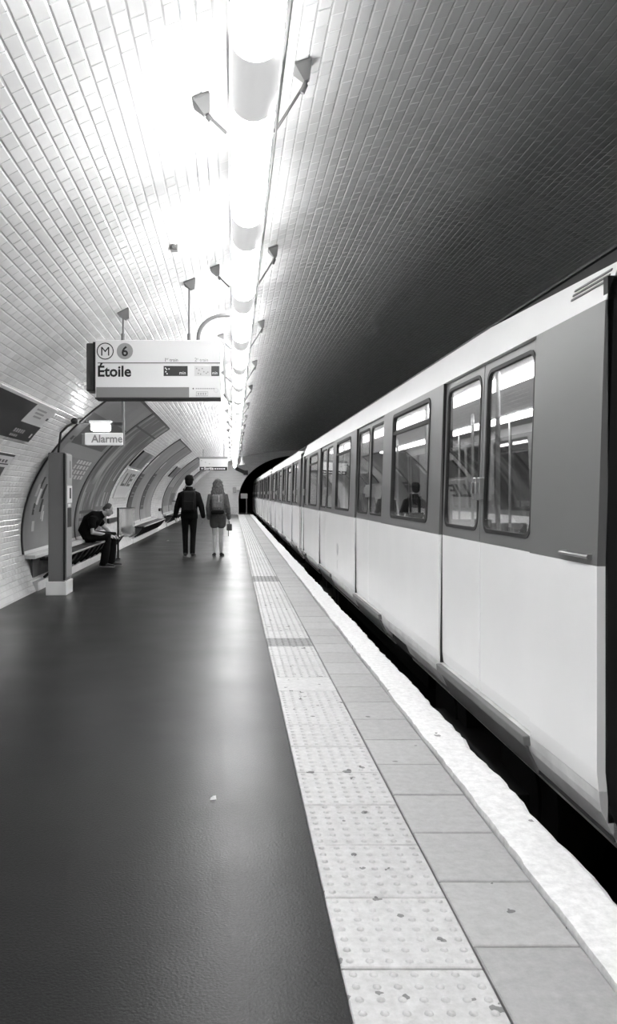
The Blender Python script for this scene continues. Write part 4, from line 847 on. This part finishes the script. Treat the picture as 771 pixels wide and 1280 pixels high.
# the small bag hanging from her right hand
bg = empty('handbag', wo.location+Vector((.255, .03, .56)), 'small dark bag held in the right hand of the long haired person', 'bag')
b = MB(); b.box((-.06, -.09, .02), (.06, .09, .17), 0, .02); b.build('pouch', 'cloth_grey', bg); b = MB(); b.tube([(0, -.06, .165), (0, -.03, .22), (0, .0, .235), (0, .03, .22), (0, .06, .165)], .008, 8); b.tube([(-.02, -.07, .05), (-.02, -.08, -.10)], .006, 6); b.build('strap', 'cloth_dark', bg)

# -- man sitting on the bench (local: +x ahead towards the track)
YM = 15.75; km = YM/F
sit = empty('person', (-2.55, YM, 0), 'person in a black T-shirt sitting hunched forward on the bench', 'person', 'people on the platform')
def Q(x, y_, dy=0.0): return Vector(((x-VPX)*km+2.55, dy, CAM_H-(y_-VPY)*km))
hip = Vector((-.20, 0, .585)); b = MB(); P, R = head(b, Q(136, 637.5), (0.86, -0.12, -0.50), (.5, 0, .86), 0.98)
nk = Q(127.5, 643)
b.tube([hip, Q(108, 662), Q(114, 651), Q(121, 645), nk], [.125, .125, .13, .10, .055], 16, 0, True, True)
limb(b, [nk, Q(133, 641)], [.06, .055])
KN = [Vector((.17, -.11, .575)), Vector((.24, .13, .58))]; ANK = [Vector((.07, -.11, .09)), Vector((.17, .14, .09))]
SH = [Q(117, 649, -.20), Q(119, 648, .20)]; EL = [Q(118.5, 665, -.25), Q(130, 661, .24)]; WR = [Q(137, 669, -.10), Q(139.5, 669.5, .10)]
for i in (0, 1):
    sg = (-1, 1)[i]; limb(b, [(nk+SH[i])/2-Vector((.05, 0, .04)), SH[i], EL[i], WR[i]], [.06, .06, .046, .03]); limb(b, [hip+Vector((.0, sg*.09, 0)), KN[i], (KN[i]+ANK[i])/2+Vector((-.02, 0, 0)), ANK[i]], [.095, .066, .058, .04])
    limb(b, [ANK[i], ANK[i]+Vector((.10, 0, -.05))], [.030, .024]); hand(b, WR[i], (1, -sg*.35, -.18), (0, -sg*.6, -1), 1.0, 0.9, -sg)
remesh(b, 'body', 'skin_seated', sit, 0.009, 3); face_bits(P, R, sit)
b = MB(); b.tube([hip+Vector((.0, 0, .0)), Q(107.5, 663), Q(113.5, 652), Q(120.5, 646.5), nk+Vector((-.02, 0, -.015))], [.155, .158, .172, .15, .085], 18, 0, True, True)
for i in (0, 1): limb(b, [(nk+SH[i])/2-Vector((.05, 0, .05)), SH[i], SH[i]*.52+EL[i]*.48], [.085, .085, .073])
remesh(b, 'shirt', 'cloth_black', sit, 0.011, 4)
b = MB(); b.ellips(hip+Vector((0, 0, 0.02)), (.15, .19, .115))
for i in (0, 1): sg = (-1, 1)[i]; limb(b, [hip+Vector((.0, sg*.09, 0)), KN[i], (KN[i]+ANK[i])/2, ANK[i]+Vector((0.01, 0, -.02))], [.11, .088, .082, .078])
remesh(b, 'trousers', 'cloth_black', sit, 0.011, 4)
b = MB(); b.ellips(P(0, -.030, .045), (.079, .088, .080), 16, 12); b.ellips(P(0, -.058, -.005), (.074, .05, .06), 14, 10); remesh(b, 'hair', mat('hair_short', 0.34, 0.8), sit, 0.009, 2)
shoe(sit, ANK[0]*Vector((1, 1, 0))+Vector((-.07, 0, 0)), (1, -.10, 0), .29, .05); shoe(sit, ANK[1]*Vector((1, 1, 0))+Vector((-.07, 0, 0)), (1, -.02, 0), .29, .05)
